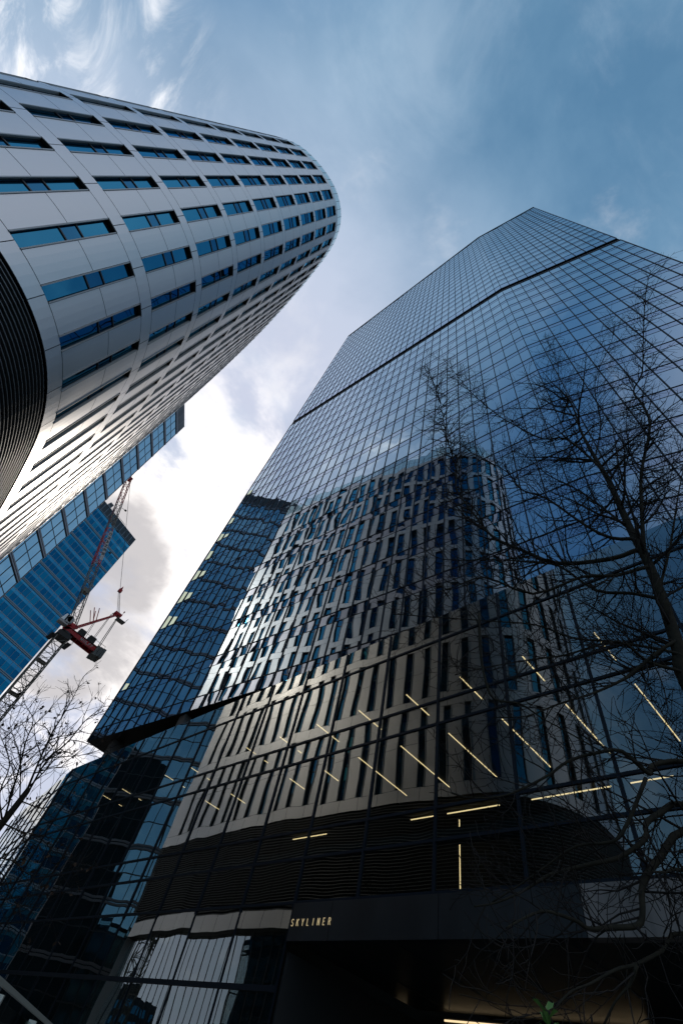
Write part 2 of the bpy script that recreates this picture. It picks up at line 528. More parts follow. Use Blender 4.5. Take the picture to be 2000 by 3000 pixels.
# black recessed band, roof edge, closing walls
mb = MB()
P_L = T0 + dT * U_L
P_R = FOLD + dT3 * U_R
nT = Vector((-dT.y, dT.x, 0)); nT3 = Vector((-dT3.y, dT3.x, 0))
BL = P_L + Vector((40, 2, 0)); BR = P_R + Vector((34, 4, 0))
V = lambda p, z_: Vector((p.x, p.y, z_))
ins = 0.7
for a, b, nn in ((P_L, FOLD, nT), (FOLD, P_R, nT3)):
    mb.face([V(a - nn * ins, 107.24), V(b - nn * ins, 107.24), V(b - nn * ins, 110.16), V(a - nn * ins, 110.16)])
    mb.face([V(a, 110.16), V(b, 110.16), V(b - nn * ins, 110.16), V(a - nn * ins, 110.16)])
    mb.face([V(a, 107.24), V(a - nn * ins, 107.24), V(b - nn * ins, 107.24), V(b, 107.24)])
mb.build('recessed_band', M['black'], sky)
mb = MB()
for a, b, nn in ((P_L, FOLD, nT), (FOLD, P_R, nT3)):
    mb.bar(V(a, 107.38) + nn * 0.05, V(b, 107.38) + nn * 0.05, 0.11, 0.11)
mb.build('band_lip', M['pale_frame'], sky)
mb = MB()
for a, b, c_, e in ((BL, P_L, 0, 0), (P_R, BR, 0, 0), (BR, BL, 0, 0)):
    z1 = 190.9 if a is BL else (220.7 if b is BR else 190.9)
    mb.face([V(a, Z_TB), V(b, Z_TB), V(b, z1), V(a, z1)])
mb.build('side_wall', M['tower_spandrel'], sky)
mb = MB()
mb.face([V(P_L, 190.6), V(FOLD, 209.2), V(BR, 220.3), V(BL, 190.6)])
mb.face([V(FOLD, 209.2), V(P_R, 220.4), V(BR, 220.3)])
for a, b, za, zb, nn in ((P_L, FOLD, 190.9, 209.5, nT), (FOLD, P_R, 209.5, 220.7, nT3)):
    mb.bar(V(a, za) + nn * 0.05, V(b, zb) + nn * 0.05, 0.25, 0.35)
mb.build('roof', M['mullion'], sky)
# underside of the overhanging tower, its columns and the podium roof
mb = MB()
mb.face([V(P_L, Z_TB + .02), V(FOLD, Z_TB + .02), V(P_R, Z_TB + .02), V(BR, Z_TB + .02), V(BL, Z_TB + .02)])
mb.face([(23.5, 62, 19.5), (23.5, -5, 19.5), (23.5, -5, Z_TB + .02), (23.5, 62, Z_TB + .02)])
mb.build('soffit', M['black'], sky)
for yy in (55.0, 42.5):
    mb = MB(); mb.box((19.0 if yy < 50 else 18.4, yy, 21.95), (0.55, 0, 0), (0, 0.5, 0), (0, 0, 1.97)); mb.build('column', M['column'], sky)
mb = MB()
q0 = Vector((PX, 59.2, 0)); q1 = q0 + dF * 25.2
mb.face([V(Vector((PX + .2, -20, 0)), 20.0), V(Vector((70, -20, 0)), 20.0), V(q1 + Vector((40, 0, 0)), 20.0), V(q1, 20.0), V(q0 + Vector((.2, 0, 0)), 20.0)])
mb.box((PX + 0.16, 19.6, 20.93), (0.15, 0, 0), (0, 39.6, 0), (0, 0, 0.29))
mb.bar(V(q0, 20.93) - nF * 0.16, V(q1, 20.93) - nF * 0.16, 0.3, 0.58)
mb.build('podium_roof', M['mullion'], sky)
# inside of the podium: dark hall with ceiling light strips
mb = MB()
mb.face([(PX + .15, -20, 19.42), (36, -20, 19.42), (36, 59, 19.42), (PX + .15, 59, 19.42)])
mb.face([(36, -20, 0), (36, 59, 0), (36, 59, 19.42), (36, -20, 19.42)])
mb.face([(PX + .15, 19.6, 8.0), (36, 19.6, 8.0), (36, -20, 8.0), (PX + .15, -20, 8.0)])
mb.face([(PX + .15, 59, 0.1), (36, 59, 0.1), (36, 59, 19.4), (PX + .15, 59, 19.4)])
mb.face([V(q0 + dF * 1.0 + Vector((6, 0, 0)), 0.1), V(q1 + Vector((6, 0, 0)), 0.1), V(q1 + Vector((6, 0, 0)), 19.9), V(q0 + dF * 1.0 + Vector((6, 0, 0)), 19.9)])
for z0, z1 in ((14.30, 15.25), (9.66, 10.12), (19.43, 20.9)):
    mb.box((PX + 0.45, 19.5, (z0 + z1) / 2), (0.16, 0, 0), (0, 39.4, 0), (0, 0, (z1 - z0) / 2))
mb.build('hall_interior', M['interior'], sky)
for yy in (5.2, 9.05, 12.95, 16.8, 20.7, 24.6):
    mb = MB(); mb.box((25.3, yy, 19.36), (5.2, 0, 0), (0, 0.026, 0), (0, 0, 0.02)); mb.build('light_strip', M['strip'], sky)
for yy in (28.5, 32.35, 40.1, 44.0, 51.6, 55.5):         # further rows cut to the dash lengths seen in the image
    for x0, x1 in ((20.1, 21.1), (22.1, 23.3)) + (((25.0, 26.8),) if yy < 45 else ()):
        mb = MB(); mb.box(((x0 + x1) / 2, yy, 19.36), ((x1 - x0) / 2, 0, 0), (0, 0.026, 0), (0, 0, 0.02)); mb.build('light_strip', M['strip'], sky)
for a, b in ((26.5, 24.2), (23.0, 18.5), (16.0, 10.5), (9.3, 6.8), (40.5, 36.0)):
    mb = MB(); mb.box((33.6, (a + b) / 2, 19.2), (0.03, 0, 0), (0, abs(a - b) / 2, 0), (0, 0, 0.03)); mb.build('light_strip', M['strip'], sky)
mb = MB(); mb.box((34.5, 22.5, 16.7), (0.03, 0, 0), (0, 0.03, 0), (0, 0, 2.4)); mb.build('light_strip', M['strip'], sky)
for a, b in ((17.8, 9.0), (20.6, 20.0)):
    mb = MB(); mb.box((25.9, (a + b) / 2, 6.5), (0.03, 0, 0), (0, abs(a - b) / 2, 0), (0, 0, 0.03)); mb.build('light_strip', M['strip_dim'], sky)
# entrance canopy: fascia boards, soffit, recess
fa = thing('entrance_canopy', (PX, 8, 0), None, None); fa.parent = sky; fa.location = Vector((PX, 8, 0)) - sky.location
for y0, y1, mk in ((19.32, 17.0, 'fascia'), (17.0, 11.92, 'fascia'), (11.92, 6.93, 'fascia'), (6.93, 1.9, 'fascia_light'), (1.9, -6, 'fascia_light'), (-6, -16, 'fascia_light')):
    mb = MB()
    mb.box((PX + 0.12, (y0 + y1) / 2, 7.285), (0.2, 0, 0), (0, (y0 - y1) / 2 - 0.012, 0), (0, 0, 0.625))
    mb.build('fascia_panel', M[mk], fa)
mb = MB()
mb.box((PX + 4.6, 1.6, 6.85), (4.27, 0, 0), (0, 17.7, 0), (0, 0, 0.09))
for i in range(9):
    mb.box((PX + 4.6, 17.4 - 3.2 * i, 6.752), (4.2, 0, 0), (0, 0.015, 0), (0, 0, 0.006))
mb.build('canopy_soffit', M['soffit'], fa)
mb = MB()
mb.box((26.1, 1.6, 3.3), (0.1, 0, 0), (0, 17.7, 0), (0, 0, 3.3))
mb.box((21.6, 19.36, 3.2), (4.4, 0, 0), (0, 0.06, 0), (0, 0, 3.2))
mb.build('entrance_wall', M['interior'], fa)

# ---- lettering: single-stroke letters
STROKE = {
    'S': [[(.9, .9), (.7, 1), (.3, 1), (.08, .85), (.1, .65), (.3, .54), (.7, .45), (.9, .33), (.9, .15), (.7, 0), (.3, 0), (.08, .12)]],
    'K': [[(.1, 0), (.1, 1)], [(.9, 1), (.12, .42)], [(.38, .6), (.92, 0)]],
    'Y': [[(.05, 1), (.5, .5), (.95, 1)], [(.5, .5), (.5, 0)]],
    'L': [[(.15, 1), (.15, 0), (.85, 0)]],
    'I': [[(.5, 0), (.5, 1)]],
    'N': [[(.1, 0), (.1, 1), (.9, 0), (.9, 1)]],
    'E': [[(.85, 1), (.15, 1), (.15, 0), (.85, 0)], [(.15, .52), (.75, .52)]],
    'R': [[(.12, 0), (.12, 1), (.65, 1), (.88, .85), (.88, .65), (.65, .5), (.12, .5)], [(.55, .5), (.92, 0)]],
    'C': [[(.9, .82), (.7, 1), (.3, 1), (.08, .8), (.08, .2), (.3, 0), (.7, 0), (.9, .18)]],
    'A': [[(.03, 0), (.5, 1), (.97, 0)], [(.2, .36), (.8, .36)]],
    'O': [[(.3, 0), (.08, .25), (.08, .75), (.3, 1), (.7, 1), (.92, .75), (.92, .25), (.7, 0), (.3, 0)]],
    'W': [[(0, 1), (.25, 0), (.5, .8), (.75, 0), (1, 1)]],
    'F': [[(.15, 0), (.15, 1), (.85, 1)], [(.15, .52), (.7, .52)]],
}


def lettering(mb_, text, start, along, up, nrm, w, h, pitch, thick, deep):
    for i, ch in enumerate(text):
        o_ = Vector(start) + Vector(along) * (pitch * i)
        for st in STROKE[ch]:
            for a, b in zip(st[:-1], st[1:]):
                pa = o_ + Vector(along) * (a[0] * w) + Vector(up) * (a[1] * h)
                pb = o_ + Vector(along) * (b[0] * w) + Vector(up) * (b[1] * h)
                dd = (pb - pa).normalized() * thick * 0.35
                mb_.bar(pa - dd, pb + dd, thick, deep, up=nrm)


mb = MB()
lettering(mb, 'SKYLINER', (PX - 0.10, 19.20, 7.14), (0, -1, 0), (0, 0, 1), (-1, 0, 0), 0.12, 0.215, 0.303, 0.017, 0.02)
mb.build('lettering', M['letters'], fa)

# lit office windows low on the tower's left edge
for (u0, u1, k0, share) in ((22.2, 23.5, 3, .75), (20.75, 22.0, 3, .5), (22.2, 23.5, 4, .75), (20.75, 22.0, 4, .45), (22.25, 23.5, 5, .7), (20.8, 22.0, 5, .4), (22.3, 23.5, 6, .7), (22.35, 23.5, 7, .65), (20.9, 22.0, 7, .3), (22.3, 23.4, 8, .6), (22.3, 23.4, 10, .5), (22.3, 23.4, 1, .3)):
    zt = 25.28 + 4.894 * k0 + 3.45
    zb = 25.28 + 4.894 * k0 + 0.17
    u0 *= 1.125; u1 *= 1.125
    pts = [T0 + dT * u0 + nT * 0.012, T0 + dT * u1 + nT * 0.012]
    mb = MB()
    um = u0 + (u1 - u0) * 0.2
    a = T0 + dT * (u0 + 0.1) + nT * 0.012; b = T0 + dT * (u1 - 0.25) + nT * 0.012
    mb.face([V(b, zb), V(a, zb), V(a, zb + (zt - zb) * share * .75), V(b, zb + (zt - zb) * share)])
    mb.build('lit_window', M['lit_pane'], sky)


# ------------------------------------------------------------------ the white rounded tower
wt = thing('white_tower', (-18, 45, 0), 'white panelled tower with rounded end, tall slot windows and dark louvered base', 'tower')
CP = [(-31.50, 74.25), (-31.50, 54.00), (-31.05, 36.00), (-29.93, 28.12), (-27.90, 23.06), (-25.09, 19.57), (-22.05, 17.72), (-18.90, 16.93), (-15.53, 16.71), (-12.60, 17.04), (-10.01, 18.11), (-7.99, 19.80), (-6.64, 21.94), (-5.79, 24.41), (-5.23, 27.56), (-4.56, 34.31), (-4.11, 42.75), (-3.94, 50.62), (-4.11, 61.88), (-4.56, 74.25)]  # outline, heights and window spacing scaled up about the camera beforehand
CPv = [Vector(p) for p in CP]
CPv = [CPv[0] * 2 - CPv[1]] + CPv + [CPv[-1] * 2 - CPv[-2]]
PL = []
for i in range(1, len(CPv) - 2):
    a, b, c_, e = CPv[i - 1:i + 3]
    for q in range(12):
        t = q / 12
        PL.append((b * 2 + (c_ - a) * t + (a * 2 - b * 5 + c_ * 4 - e) * t * t + (b * 3 - a - c_ * 3 + e) * t ** 3) * 0.5)
PL.append(CPv[-2])
LS = [0.0]
for a, b in zip(PL[:-1], PL[1:]): LS.append(LS[-1] + (b - a).length)
LT = LS[-1]


def plan(s, off=0.0):
    s = max(0.0, min(LT - 1e-6, s))
    lo, hi = 0, len(LS) - 1
    while hi - lo > 1:
        m_ = (lo + hi) // 2
        if LS[m_] <= s: lo = m_
        else: hi = m_
    t = (s - LS[lo]) / (LS[lo + 1] - LS[lo])
    p = PL[lo].lerp(PL[lo + 1], t)

    def tan(i):
        a_ = PL[max(i - 1, 0)]; b_ = PL[min(i + 1, len(PL) - 1)]
        return (b_ - a_).normalized()
    d = tan(lo).lerp(tan(lo + 1), t).normalized()
    n = Vector((d.y, -d.x))
    p = p + n * off
    return Vector((p.x, p.y, 0))


def strip(mb_, s0, s1, z0, z1, off=0.0, n=3, matid=0, off1=None, rnd=0.0, smooth=True):
    """piece of the curved wall, outside facing out; off1 gives the upper edge another offset"""
    n = max(1, n)
    o1 = off if off1 is None else off1
    for i in range(n):
        a = s0 + (s1 - s0) * i / n; b = s0 + (s1 - s0) * (i + 1) / n
        p = [V(plan(a, off), z0), V(plan(b, off), z0), V(plan(b, o1), z1), V(plan(a, o1), z1)]
        mb_.face(p, matid, rnd, smooth)


Z0 = 1.6
wrows = [(23.29 + Z0, 31.73 + Z0)] + [(33.19 + 8.55 * i + Z0, 33.19 + 8.55 * i + 7.31 + Z0) for i in range(8)]
ZL = 22.0 + Z0          # top of the louvers
ZC = 102.26 + Z0           # top of the cladding
ZG = 106.1 + Z0           # top of the glass parapet
cols = [70.13 + 2.559 * k_ for k_ in range(-9, 23)]
S_A = cols[0] - 1.1
GAP = 0.022
clad = MB()


def panel(s0, s1, z0, z1, n):
    strip(clad, s0 - 0.001, s1 + 0.001, z0, z1, -0.05, n, 1)
    strip(clad, s0 + GAP, s1 - GAP, z0 + GAP, z1 - GAP, 0.0, n, 0)


def curve_n(s): return 4 if 50 < s < 86 else 2


for r, (zb, zt) in enumerate(wrows):
    w = 0.90 + 0.0855 * r
    for i in range(len(cols) - 1):
        a = cols[i] + w / 2; b = cols[i + 1] - w / 2
        zm = zb + (zt - zb) * 0.53
        panel(a, b, zb, zm, curve_n(a)); panel(a, b, zm, zt, curve_n(a))
    panel(cols[-1] + w / 2, LT, zb, zt, 2)
bands = [(ZL, wrows[0][0])] + [(wrows[i][1], wrows[i + 1][0]) for i in range(8)] + [(wrows[-1][1], ZC)]
for zb, zt in bands:
    for i in range(len(cols) - 1):
        panel(cols[i], cols[i + 1], zb, zt, curve_n(cols[i]) + 1)
    panel(cols[-1], LT, zb, zt, 2)
ZW = 14.0                # white band below the louvers
for i in range(len(cols) - 1):
    panel(cols[i], cols[i + 1], ZW, 15.45, curve_n(cols[i]) + 1)
panel(cols[-1], LT, ZW, 15.45, 2)
strip(clad, 0, cols[0], ZW, ZC, 0.0, 60, 0)
e0, e1 = PL[-1], PL[0]
clad.face([V(Vector((*e0, 0)), 0), V(Vector((*e1, 0)), 0), V(Vector((*e1, 0)), ZC), V(Vector((*e0, 0)), ZC)], 0)
clad.build('cladding', [M['clad'], M['seam']], wt)


def window_mesh(fr, gl, c, w, zb, zt):
    """frame and reveals into fr (materials: reveal, head), glass into gl"""
    dep = 0.20
    a, b = c - w / 2, c + w / 2
    A0, B0, A1, B1 = plan(a), plan(b), plan(a, -dep), plan(b, -dep)
    fr.face([V(A0, zb), V(A0, zt), V(A1, zt), V(A1, zb)], 0)
    fr.face([V(B0, zb), V(B1, zb), V(B1, zt), V(B0, zt)], 0)
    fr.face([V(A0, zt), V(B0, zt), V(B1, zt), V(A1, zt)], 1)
    fr.face([V(A0, zb), V(A1, zb), V(B1, zb), V(B0, zb)], 0)
    d = (B0 - A0).normalized(); n = Vector((d.y, -d.x, 0))
    for P_, sg in ((A0, 1), (B0, -1)):        # projecting side frames
        fr.box(V(P_, (zb + zt) / 2) + n * 0.0 + d * (0.035 * sg), d * 0.035, n * 0.045, Vector((0, 0, (zt - zb) / 2)), 0)
        fr.box(V(P_, (zb + zt) / 2) - n * (dep - 0.02) + d * (0.025 * sg), d * 0.025, n * 0.02, Vector((0, 0, (zt - zb) / 2)), 2)
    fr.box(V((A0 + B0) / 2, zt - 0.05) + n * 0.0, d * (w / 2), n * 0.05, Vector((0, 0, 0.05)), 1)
    fz = [zb, zb + (zt - zb) * 0.45, zb + (zt - zb) * 0.63, zt]
    for q in (1, 2):
        fr.box(V((A1 + B1) / 2, fz[q]) + n * 0.03, d * (w / 2), n * 0.03, Vector((0, 0, 0.05)), 2)
    r = rg.random()
    for q in range(3):
        gl.face([V(A1, fz[q]), V(B1, fz[q]), V(B1, fz[q + 1]), V(A1, fz[q + 1])], 1 if q == 1 else 0, (r + 0.37 * q) % 1.0)
    return [V(A0, zb), V(B0, zb), V(B0, zt), V(A0, zt)]


spots = []
for r, (zb, zt) in enumerate(wrows):
    w = 0.90 + 0.0855 * r
    for c in cols[1:-1] if False else cols:
        A, B = plan(c - w / 2), plan(c + w / 2)
        q = [V(A, zb), V(B, zb), V(B, zt), V(A, zt)]
        mid = (A + B) / 2
        d = (B - A).normalized(); n = Vector((d.y, -d.x, 0))
        facing = (EYE - V(mid, 1.6)).dot(n) > 0
        spots.append((seen_area(q) if facing else 0, c, w, zb, zt))
spots.sort(key=lambda t: -t[0])
FRM = [M['reveal'], M['shaded_head'], M['thin_frame']]
for ar, c, w, zb, zt in spots[:100]:
    fr, gl = MB(), MB()
    window_mesh(fr, gl, c, w, zb, zt)
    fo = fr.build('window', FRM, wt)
    gl.build('pane', [M['win_glass'], M['win_mid']], fo)
fr, gl = MB(), MB()
for ar, c, w, zb, zt in spots[100:]: window_mesh(fr, gl, c, w, zb, zt)
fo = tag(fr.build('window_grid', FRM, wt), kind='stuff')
tag(gl.build('pane_grid', [M['win_glass'], M['win_mid']], fo), kind='stuff')

lv = MB()
nseg = 110
zz = 15.5
while zz < ZL - 0.05:
    for i in range(nseg):
        a = S_A + (LT - S_A) * i / nseg; b = S_A + (LT - S_A) * (i + 1) / nseg
        lv.face([V(plan(a, -0.04), zz), V(plan(b, -0.04), zz), V(plan(b, -0.04), zz + 0.04), V(plan(a, -0.04), zz + 0.04)], 0, 0, True)
        lv.face([V(plan(a, -0.04), zz), V(plan(a, -0.26), zz + 0.05), V(plan(b, -0.26), zz + 0.05), V(plan(b, -0.04), zz)], 0, 0, True)
    zz += 0.262
strip(lv, S_A, LT, 15.45, ZL, -0.32, 110, 1)
for k_ in range(0, len(cols), 2):
    c = cols[k_]
    lv.box(V(plan(c, -0.2), (15.45 + ZL) / 2), Vector((0.05, 0, 0)), Vector((0, 0.05, 0)), Vector((0, 0, (ZL - 15.45) / 2)), 1)
lv.build('louver_band', [M['louver'], M['louver_back']], wt)

lb, lg = MB(), []
s_ = S_A
while s_ < LT - 0.3:
    e_ = min(LT, s_ + 1.2795)
    A, B = plan(s_, -0.9), plan(e_, -0.9)
    for z0, z1 in ((0.2, 4.9), (4.9, 14.0)):
        lg.append(([V(A, z0), V(B, z0), V(B, z1), V(A, z1)], 'lobby_glass'))
    lb.box(V(plan(s_, -0.88), 7.1), Vector((0.022, 0, 0)), Vector((0, 0.022, 0)), Vector((0, 0, 6.9)))
    s_ = e_
for z in (4.9,): strip(lb, S_A, LT, z - 0.04, z + 0.04, -0.86, 90)
strip(lb, S_A, LT, 14.0, 14.002, 0.0, 90, 0, off1=-0.9)
lob = MB()
for p, key in lg: lob.face(p, 0, rg.random())
tag(lob.build('lobby_glazing', M['lobby_glass'], wt), kind='stuff')
lb.build('lobby_frame', M['thin_frame'], wt)
# glass parapet and roof
m_, t = mat('parapet_glass')
g1 = t.new('ShaderNodeBsdfTransparent'); g1.inputs[0].default_value = (0.74, 0.90, 0.92, 1)
g2 = t.new('ShaderNodeBsdfGlossy'); g2.inputs[0].default_value = (0.7, 0.88, 0.9, 1); g2.inputs['Roughness'].default_value = 0.02
g3 = t.new('ShaderNodeBsdfDiffuse'); g3.inputs[0].default_value = (0.32, 0.50, 0.54, 1)
t.l.new(t.mixsh(0.3, t.mixsh(0.35, g1.outputs[0], g3.outputs[0]), g2.outputs[0]), t.out.inputs[0])
M['parapet'] = m_
pg, pf = MB(), MB()
s_ = cols[0]
while s_ < LT - 0.1:
    e_ = min(LT, s_ + 1.2795)
    A, B = plan(s_, -0.12), plan(e_, -0.12)
    pg.face([V(A, ZC + 0.05), V(B, ZC + 0.05), V(B, ZG), V(A, ZG)], 0, rg.random())
    pf.bar(V(plan(s_, -0.1), ZC), V(plan(s_, -0.1), ZG), 0.05, 0.05)
    pf.bar(V(plan(s_, -0.12), ZC + 0.1), V(plan((s_ + e_) / 2, -0.9), ZG - 1.2), 0.03, 0.03)
    s_ = e_
strip(pf, cols[0], LT, ZG - 0.03, ZG + 0.05, -0.08, 100)
strip(pf, cols[0], LT, (ZC + ZG) / 2 - 0.02, (ZC + ZG) / 2 + 0.02, -0.10, 100)
pg.build('parapet_glass', M['parapet'], wt)
pf.build('parapet_frame', M['thin_frame'], wt)
rf = MB()
rf.face([V(Vector((*p, 0)), ZC - 0.05) for p in PL], 0)
rf.build('roof', M['roof'], wt)


# ------------------------------------------------------------------ glass towers behind
def slab_body(mb_, E, az, side, w, depth, z1, inset=0.06, matid=0):
    d = Vector((math.sin(math.radians(az)), math.cos(math.radians(az)), 0)); n = Vector((d.y, -d.x, 0)) * side
    o = Vector((*E, 0)) - n * inset
    c = o - d * (w / 2) - n * (depth / 2)
    mb_.box(V(c, z1 / 2), d * (w / 2 - 0.02), n * (depth / 2), Vector((0, 0, z1 / 2)), matid)


pt = thing('pale_glass_tower', (-15, 70, 0), 'pale blue glass tower with double grey bands, partly hidden behind the white tower', 'tower')
E1, AZ1 = (-1.01, 95.6), 36.5  # position and sizes scaled up about the camera, like the white tower
d1 = Vector((math.sin(math.radians(AZ1)), math.cos(math.radians(AZ1)), 0)); n1 = Vector((d1.y, -d1.x, 0))
b = MB(); slab_body(b, E1, AZ1, 1, 70, 32, 123.9); b.build('wall', M['dark_panel'], pt)
pus = [-2.33 * i for i in range(30, -1, -1)]
wz = [4.47 + 7.15 * i for i in range(17)]
zs, ks = [wz[0]], []
for z in wz[:-1]:
    zs += [z + 3.575, z + 7.15]; ks += ['pale_glass', 'pale_glass']
emit_panes(pt, facade_panes(E1, AZ1, 1, pus, zs, ks), M, 'window', 'window_grid', 100)
b = MB()
grid_bars(b, E1, AZ1, 1, pus, [z + 3.575 for z in wz[:-1]], 0.10, 0.15, 0.1, 2, 119.3, -70, 0)
b.build('frame', M['thin_frame'], pt)
b = MB()
for z in wz:
    for dz in (-0.22, 0.22):
        b.bar(V(Vector((*E1, 0)) - d1 * 70 + n1 * 0.1, z + dz), V(Vector((*E1, 0)) + n1 * 0.1, z + dz), 0.25, 0.30)
b.bar(V(Vector((*E1, 0)) + n1 * 0.05, 2), V(Vector((*E1, 0)) + n1 * 0.05, 124.0), 0.12, 0.12)
b.build('floor_band', M['pale_frame'], pt)
b = MB()
b.box(V(Vector((*E1, 0)) - d1 * 35 + n1 * 0.02, 121.6), d1 * 35, n1 * 0.05, (0, 0, 2.3))
for u in pus[::1]: b.box(V(Vector((*E1, 0)) + d1 * u + n1 * 0.08, 121.6), d1 * 0.05, n1 * 0.03, (0, 0, 2.3), 1)
b.build('crown_panel', [M['dark_panel'], M['pale_frame']], pt)

bt = thing('blue_glass_tower', (10, 225, 0), 'saturated blue glass tower with charcoal crown, behind the red crane', 'tower')
E2, AZ2 = (23.2, 218.8), 73.0
d2 = Vector((math.sin(math.radians(AZ2)), math.cos(math.radians(AZ2)), 0)); n2 = Vector((d2.y, -d2.x, 0))
b = MB(); slab_body(b, E2, AZ2, 1, 111, 36, 179.3); b.build('wall', M['dark_panel'], bt)
bus = [-2.47 * i for i in range(45, -1, -1)]
wide = [163.0 - 10.57 * i for i in range(16)][::-1]
zs, ks = [wide[0]], []
for z in wide:
    top_ = z + 10.57
    segs = [(z + 3.7, 'blue_glass'), (z + 5.28, 'blue_spandrel'), (z + 8.98, 'blue_glass'), (top_, 'blue_spandrel')]
    for zz, kk in segs:
        zs.append(min(zz, 174.0)); ks.append(kk)
emit_panes(bt, facade_panes(E2, AZ2, 1, bus, zs, ks), M, 'window', 'window_grid', 100)
b = MB()
grid_bars(b, E2, AZ2, 1, bus, [z + 5.28 for z in wide], 0.10, 0.28, 0.14, 2, 174, -111, 0)
for z in wide:
    for dz in (-0.32, 0.32):
        b.bar(V(Vector((*E2, 0)) - d2 * 111 + n2 * 0.15, z + dz), V(Vector((*E2, 0)) + n2 * 0.15, z + dz), 0.3, 0.42)
b.build('frame', M['blue_frame'], bt)
b = MB()
b.box(V(Vector((*E2, 0)) - d2 * 55.5 + n2 * 0.02, 176.7), d2 * 55.5, n2 * 0.05, (0, 0, 2.75))
for u in bus: b.box(V(Vector((*E2, 0)) + d2 * u + n2 * 0.1, 176.7), d2 * 0.09, n2 * 0.05, (0, 0, 2.75), 1)
for z in (174.0, 179.4): b.bar(V(Vector((*E2, 0)) - d2 * 111 + n2 * 0.12, z), V(Vector((*E2, 0)) + n2 * 0.12, z), 0.25, 0.22, 1)
b.build('crown_panel', [M['dark_panel'], M['blue_frame']], bt)
b = MB()
for i in range(13):
    q = Vector((*E2, 0)) - d2 * (10 + i * 0.9) - n2 * 0.4
    b.bar(V(q, 179.4), V(q, 180.7), 0.12, 0.12)
b.bar(V(Vector((*E2, 0)) - d2 * 10 - n2 * 0.4, 180.7), V(Vector((*E2, 0)) - d2 * 21 - n2 * 0.4, 180.7), 0.12, 0.12)
b.build('roof_railing', M['crane_grey'], bt)
b = MB()
b.box(V(Vector((*E2, 0)) - d2 * 22.5 - n2 * 1.2, 181.0), d2 * 1.0, n2 * 1.0, (0, 0, 1.6))
b.tube([V(Vector((*E2, 0)) - d2 * 21.5 - n2 * 0.6, 182.0), V(Vector((*E2, 0)) - d2 * 23.5 - n2 * 0.6, 182.0)], 0.9, 10)
b.build('roof_unit', M['column'], bt)

# ------------------------------------------------------------------ tower crane
CX, CY, CZ = 13.2, 108.0, 58.5
cr = thing('tower_crane', (CX, CY, 0), 'red and grey luffing tower crane with lattice mast and steep jib', 'crane')


def lattice(mb_, p0, p1, w0, w1, n, chord, lace, side=(0, 1, 0), m0=0, m1=0):
    p0, p1 = Vector(p0), Vector(p1)
    d = (p1 - p0).normalized()
    y = (Vector(side) - d * Vector(side).dot(d)).normalized(); x = d.cross(y)

    def corner(t, i):
        w = (w0 + (w1 - w0) * t) / 2
        sx, sy = ((-1, -1), (1, -1), (1, 1), (-1, 1))[i]
        return p0.lerp(p1, t) + x * (sx * w) + y * (sy * w)
    for i in range(4): mb_.bar(corner(0, i), corner(1, i), chord, chord, m0, up=y)
    for k_ in range(n):
        t0, t1 = k_ / n, (k_ + 1) / n
        for i in range(4):
            j = (i + 1) % 4
            a, b_ = (corner(t0, i), corner(t1, j)) if k_ % 2 == i % 2 else (corner(t0, j), corner(t1, i))
            mb_.bar(a, b_, lace, lace, m1)
            mb_.bar(corner(t1, i), corner(t1, j), lace, lace, m1)


b = MB()
lattice(b, (CX, CY, 0), (CX, CY, CZ - 2.0), 2.35, 2.35, 26, 0.24, 0.10)
for i in range(6):                                   # landings and ladders inside the mast
    z = CZ - 8 - 7.6 * i
    b.box((CX, CY, z), (1.0, 0, 0), (0, 0.9, 0), (0, 0, 0.05))
    b.box((CX, CY, z + 0.9), (1.05, 0, 0), (0, 0.03, 0), (0, 0, 0.04))
    for dx in (-0.2, 0.2): b.bar((CX + dx + 0.4, CY + 0.5, z - 7.6), (CX + dx - 0.2, CY + 0.5, z), 0.05, 0.05)
    for q in range(9): b.bar((CX + 0.2 - 0.066 * q, CY + 0.5, z - 7.2 + 0.8 * q), (CX + 0.6 - 0.066 * q, CY + 0.5, z - 7.2 + 0.8 * q), 0.04, 0.04)
b.build('mast', M['crane_grey'], cr)
b = MB()
b.box((CX, CY, CZ - 1.5), (1.5, 0, 0), (0, 1.5, 0), (0, 0, 0.5))
b.tube([(CX, CY, CZ - 1.1), (CX, CY, CZ - 0.5)], 1.5, 14)
for sx in (-1, 1):
    b.box((CX + 1.9 * sx, CY, CZ - 2.6), (0.5, 0, 0), (0, 1.7, 0), (0, 0, 0.05))
    for sy in (-1.7, 0, 1.7): b.bar((CX + 2.4 * sx, CY + sy, CZ - 2.6), (CX + 2.4 * sx, CY + sy, CZ - 1.5), 0.06, 0.06)
    b.bar((CX + 2.4 * sx, CY - 1.7, CZ - 1.5), (CX + 2.4 * sx, CY + 1.7, CZ - 1.5), 0.06, 0.06)
b.build('slewing_ring', M['crane_dark'], cr)
b = MB()                                             # red slewing frame and counter-jib girders
for sy in (-0.95, 0.95):
    b.bar((CX - 1.0, CY + sy, CZ + 0.2), (CX + 8.6, CY + sy, CZ - 0.2), 0.35, 1.0)
    b.bar((CX - 1.2, CY + sy, CZ - 0.3), (CX + 1.2, CY + sy, CZ + 1.6), 0.35, 0.6)
for i in range(6): b.bar((CX - 0.6 + 1.7 * i, CY - 0.9, CZ), (CX - 0.6 + 1.7 * i, CY + 0.9, CZ), 0.3, 0.4)
b.box((CX + 0.2, CY, CZ + 1.5), (0.9, 0, 0), (0, 1.15, 0), (0, 0, 0.35))
b.build('counter_jib', M['crane_red'], cr)
b = MB()
lettering(b, 'WOLFF', (CX + 3.2, CY - 1.15, CZ - 0.35), (1, 0, 0), (0, 0, 1), (0, -1, 0), 0.45, 0.62, 0.66, 0.13, 0.05)
b.build('lettering', M['crane_white'], cr)
b = MB()                                             # walkway, winches and cabinets
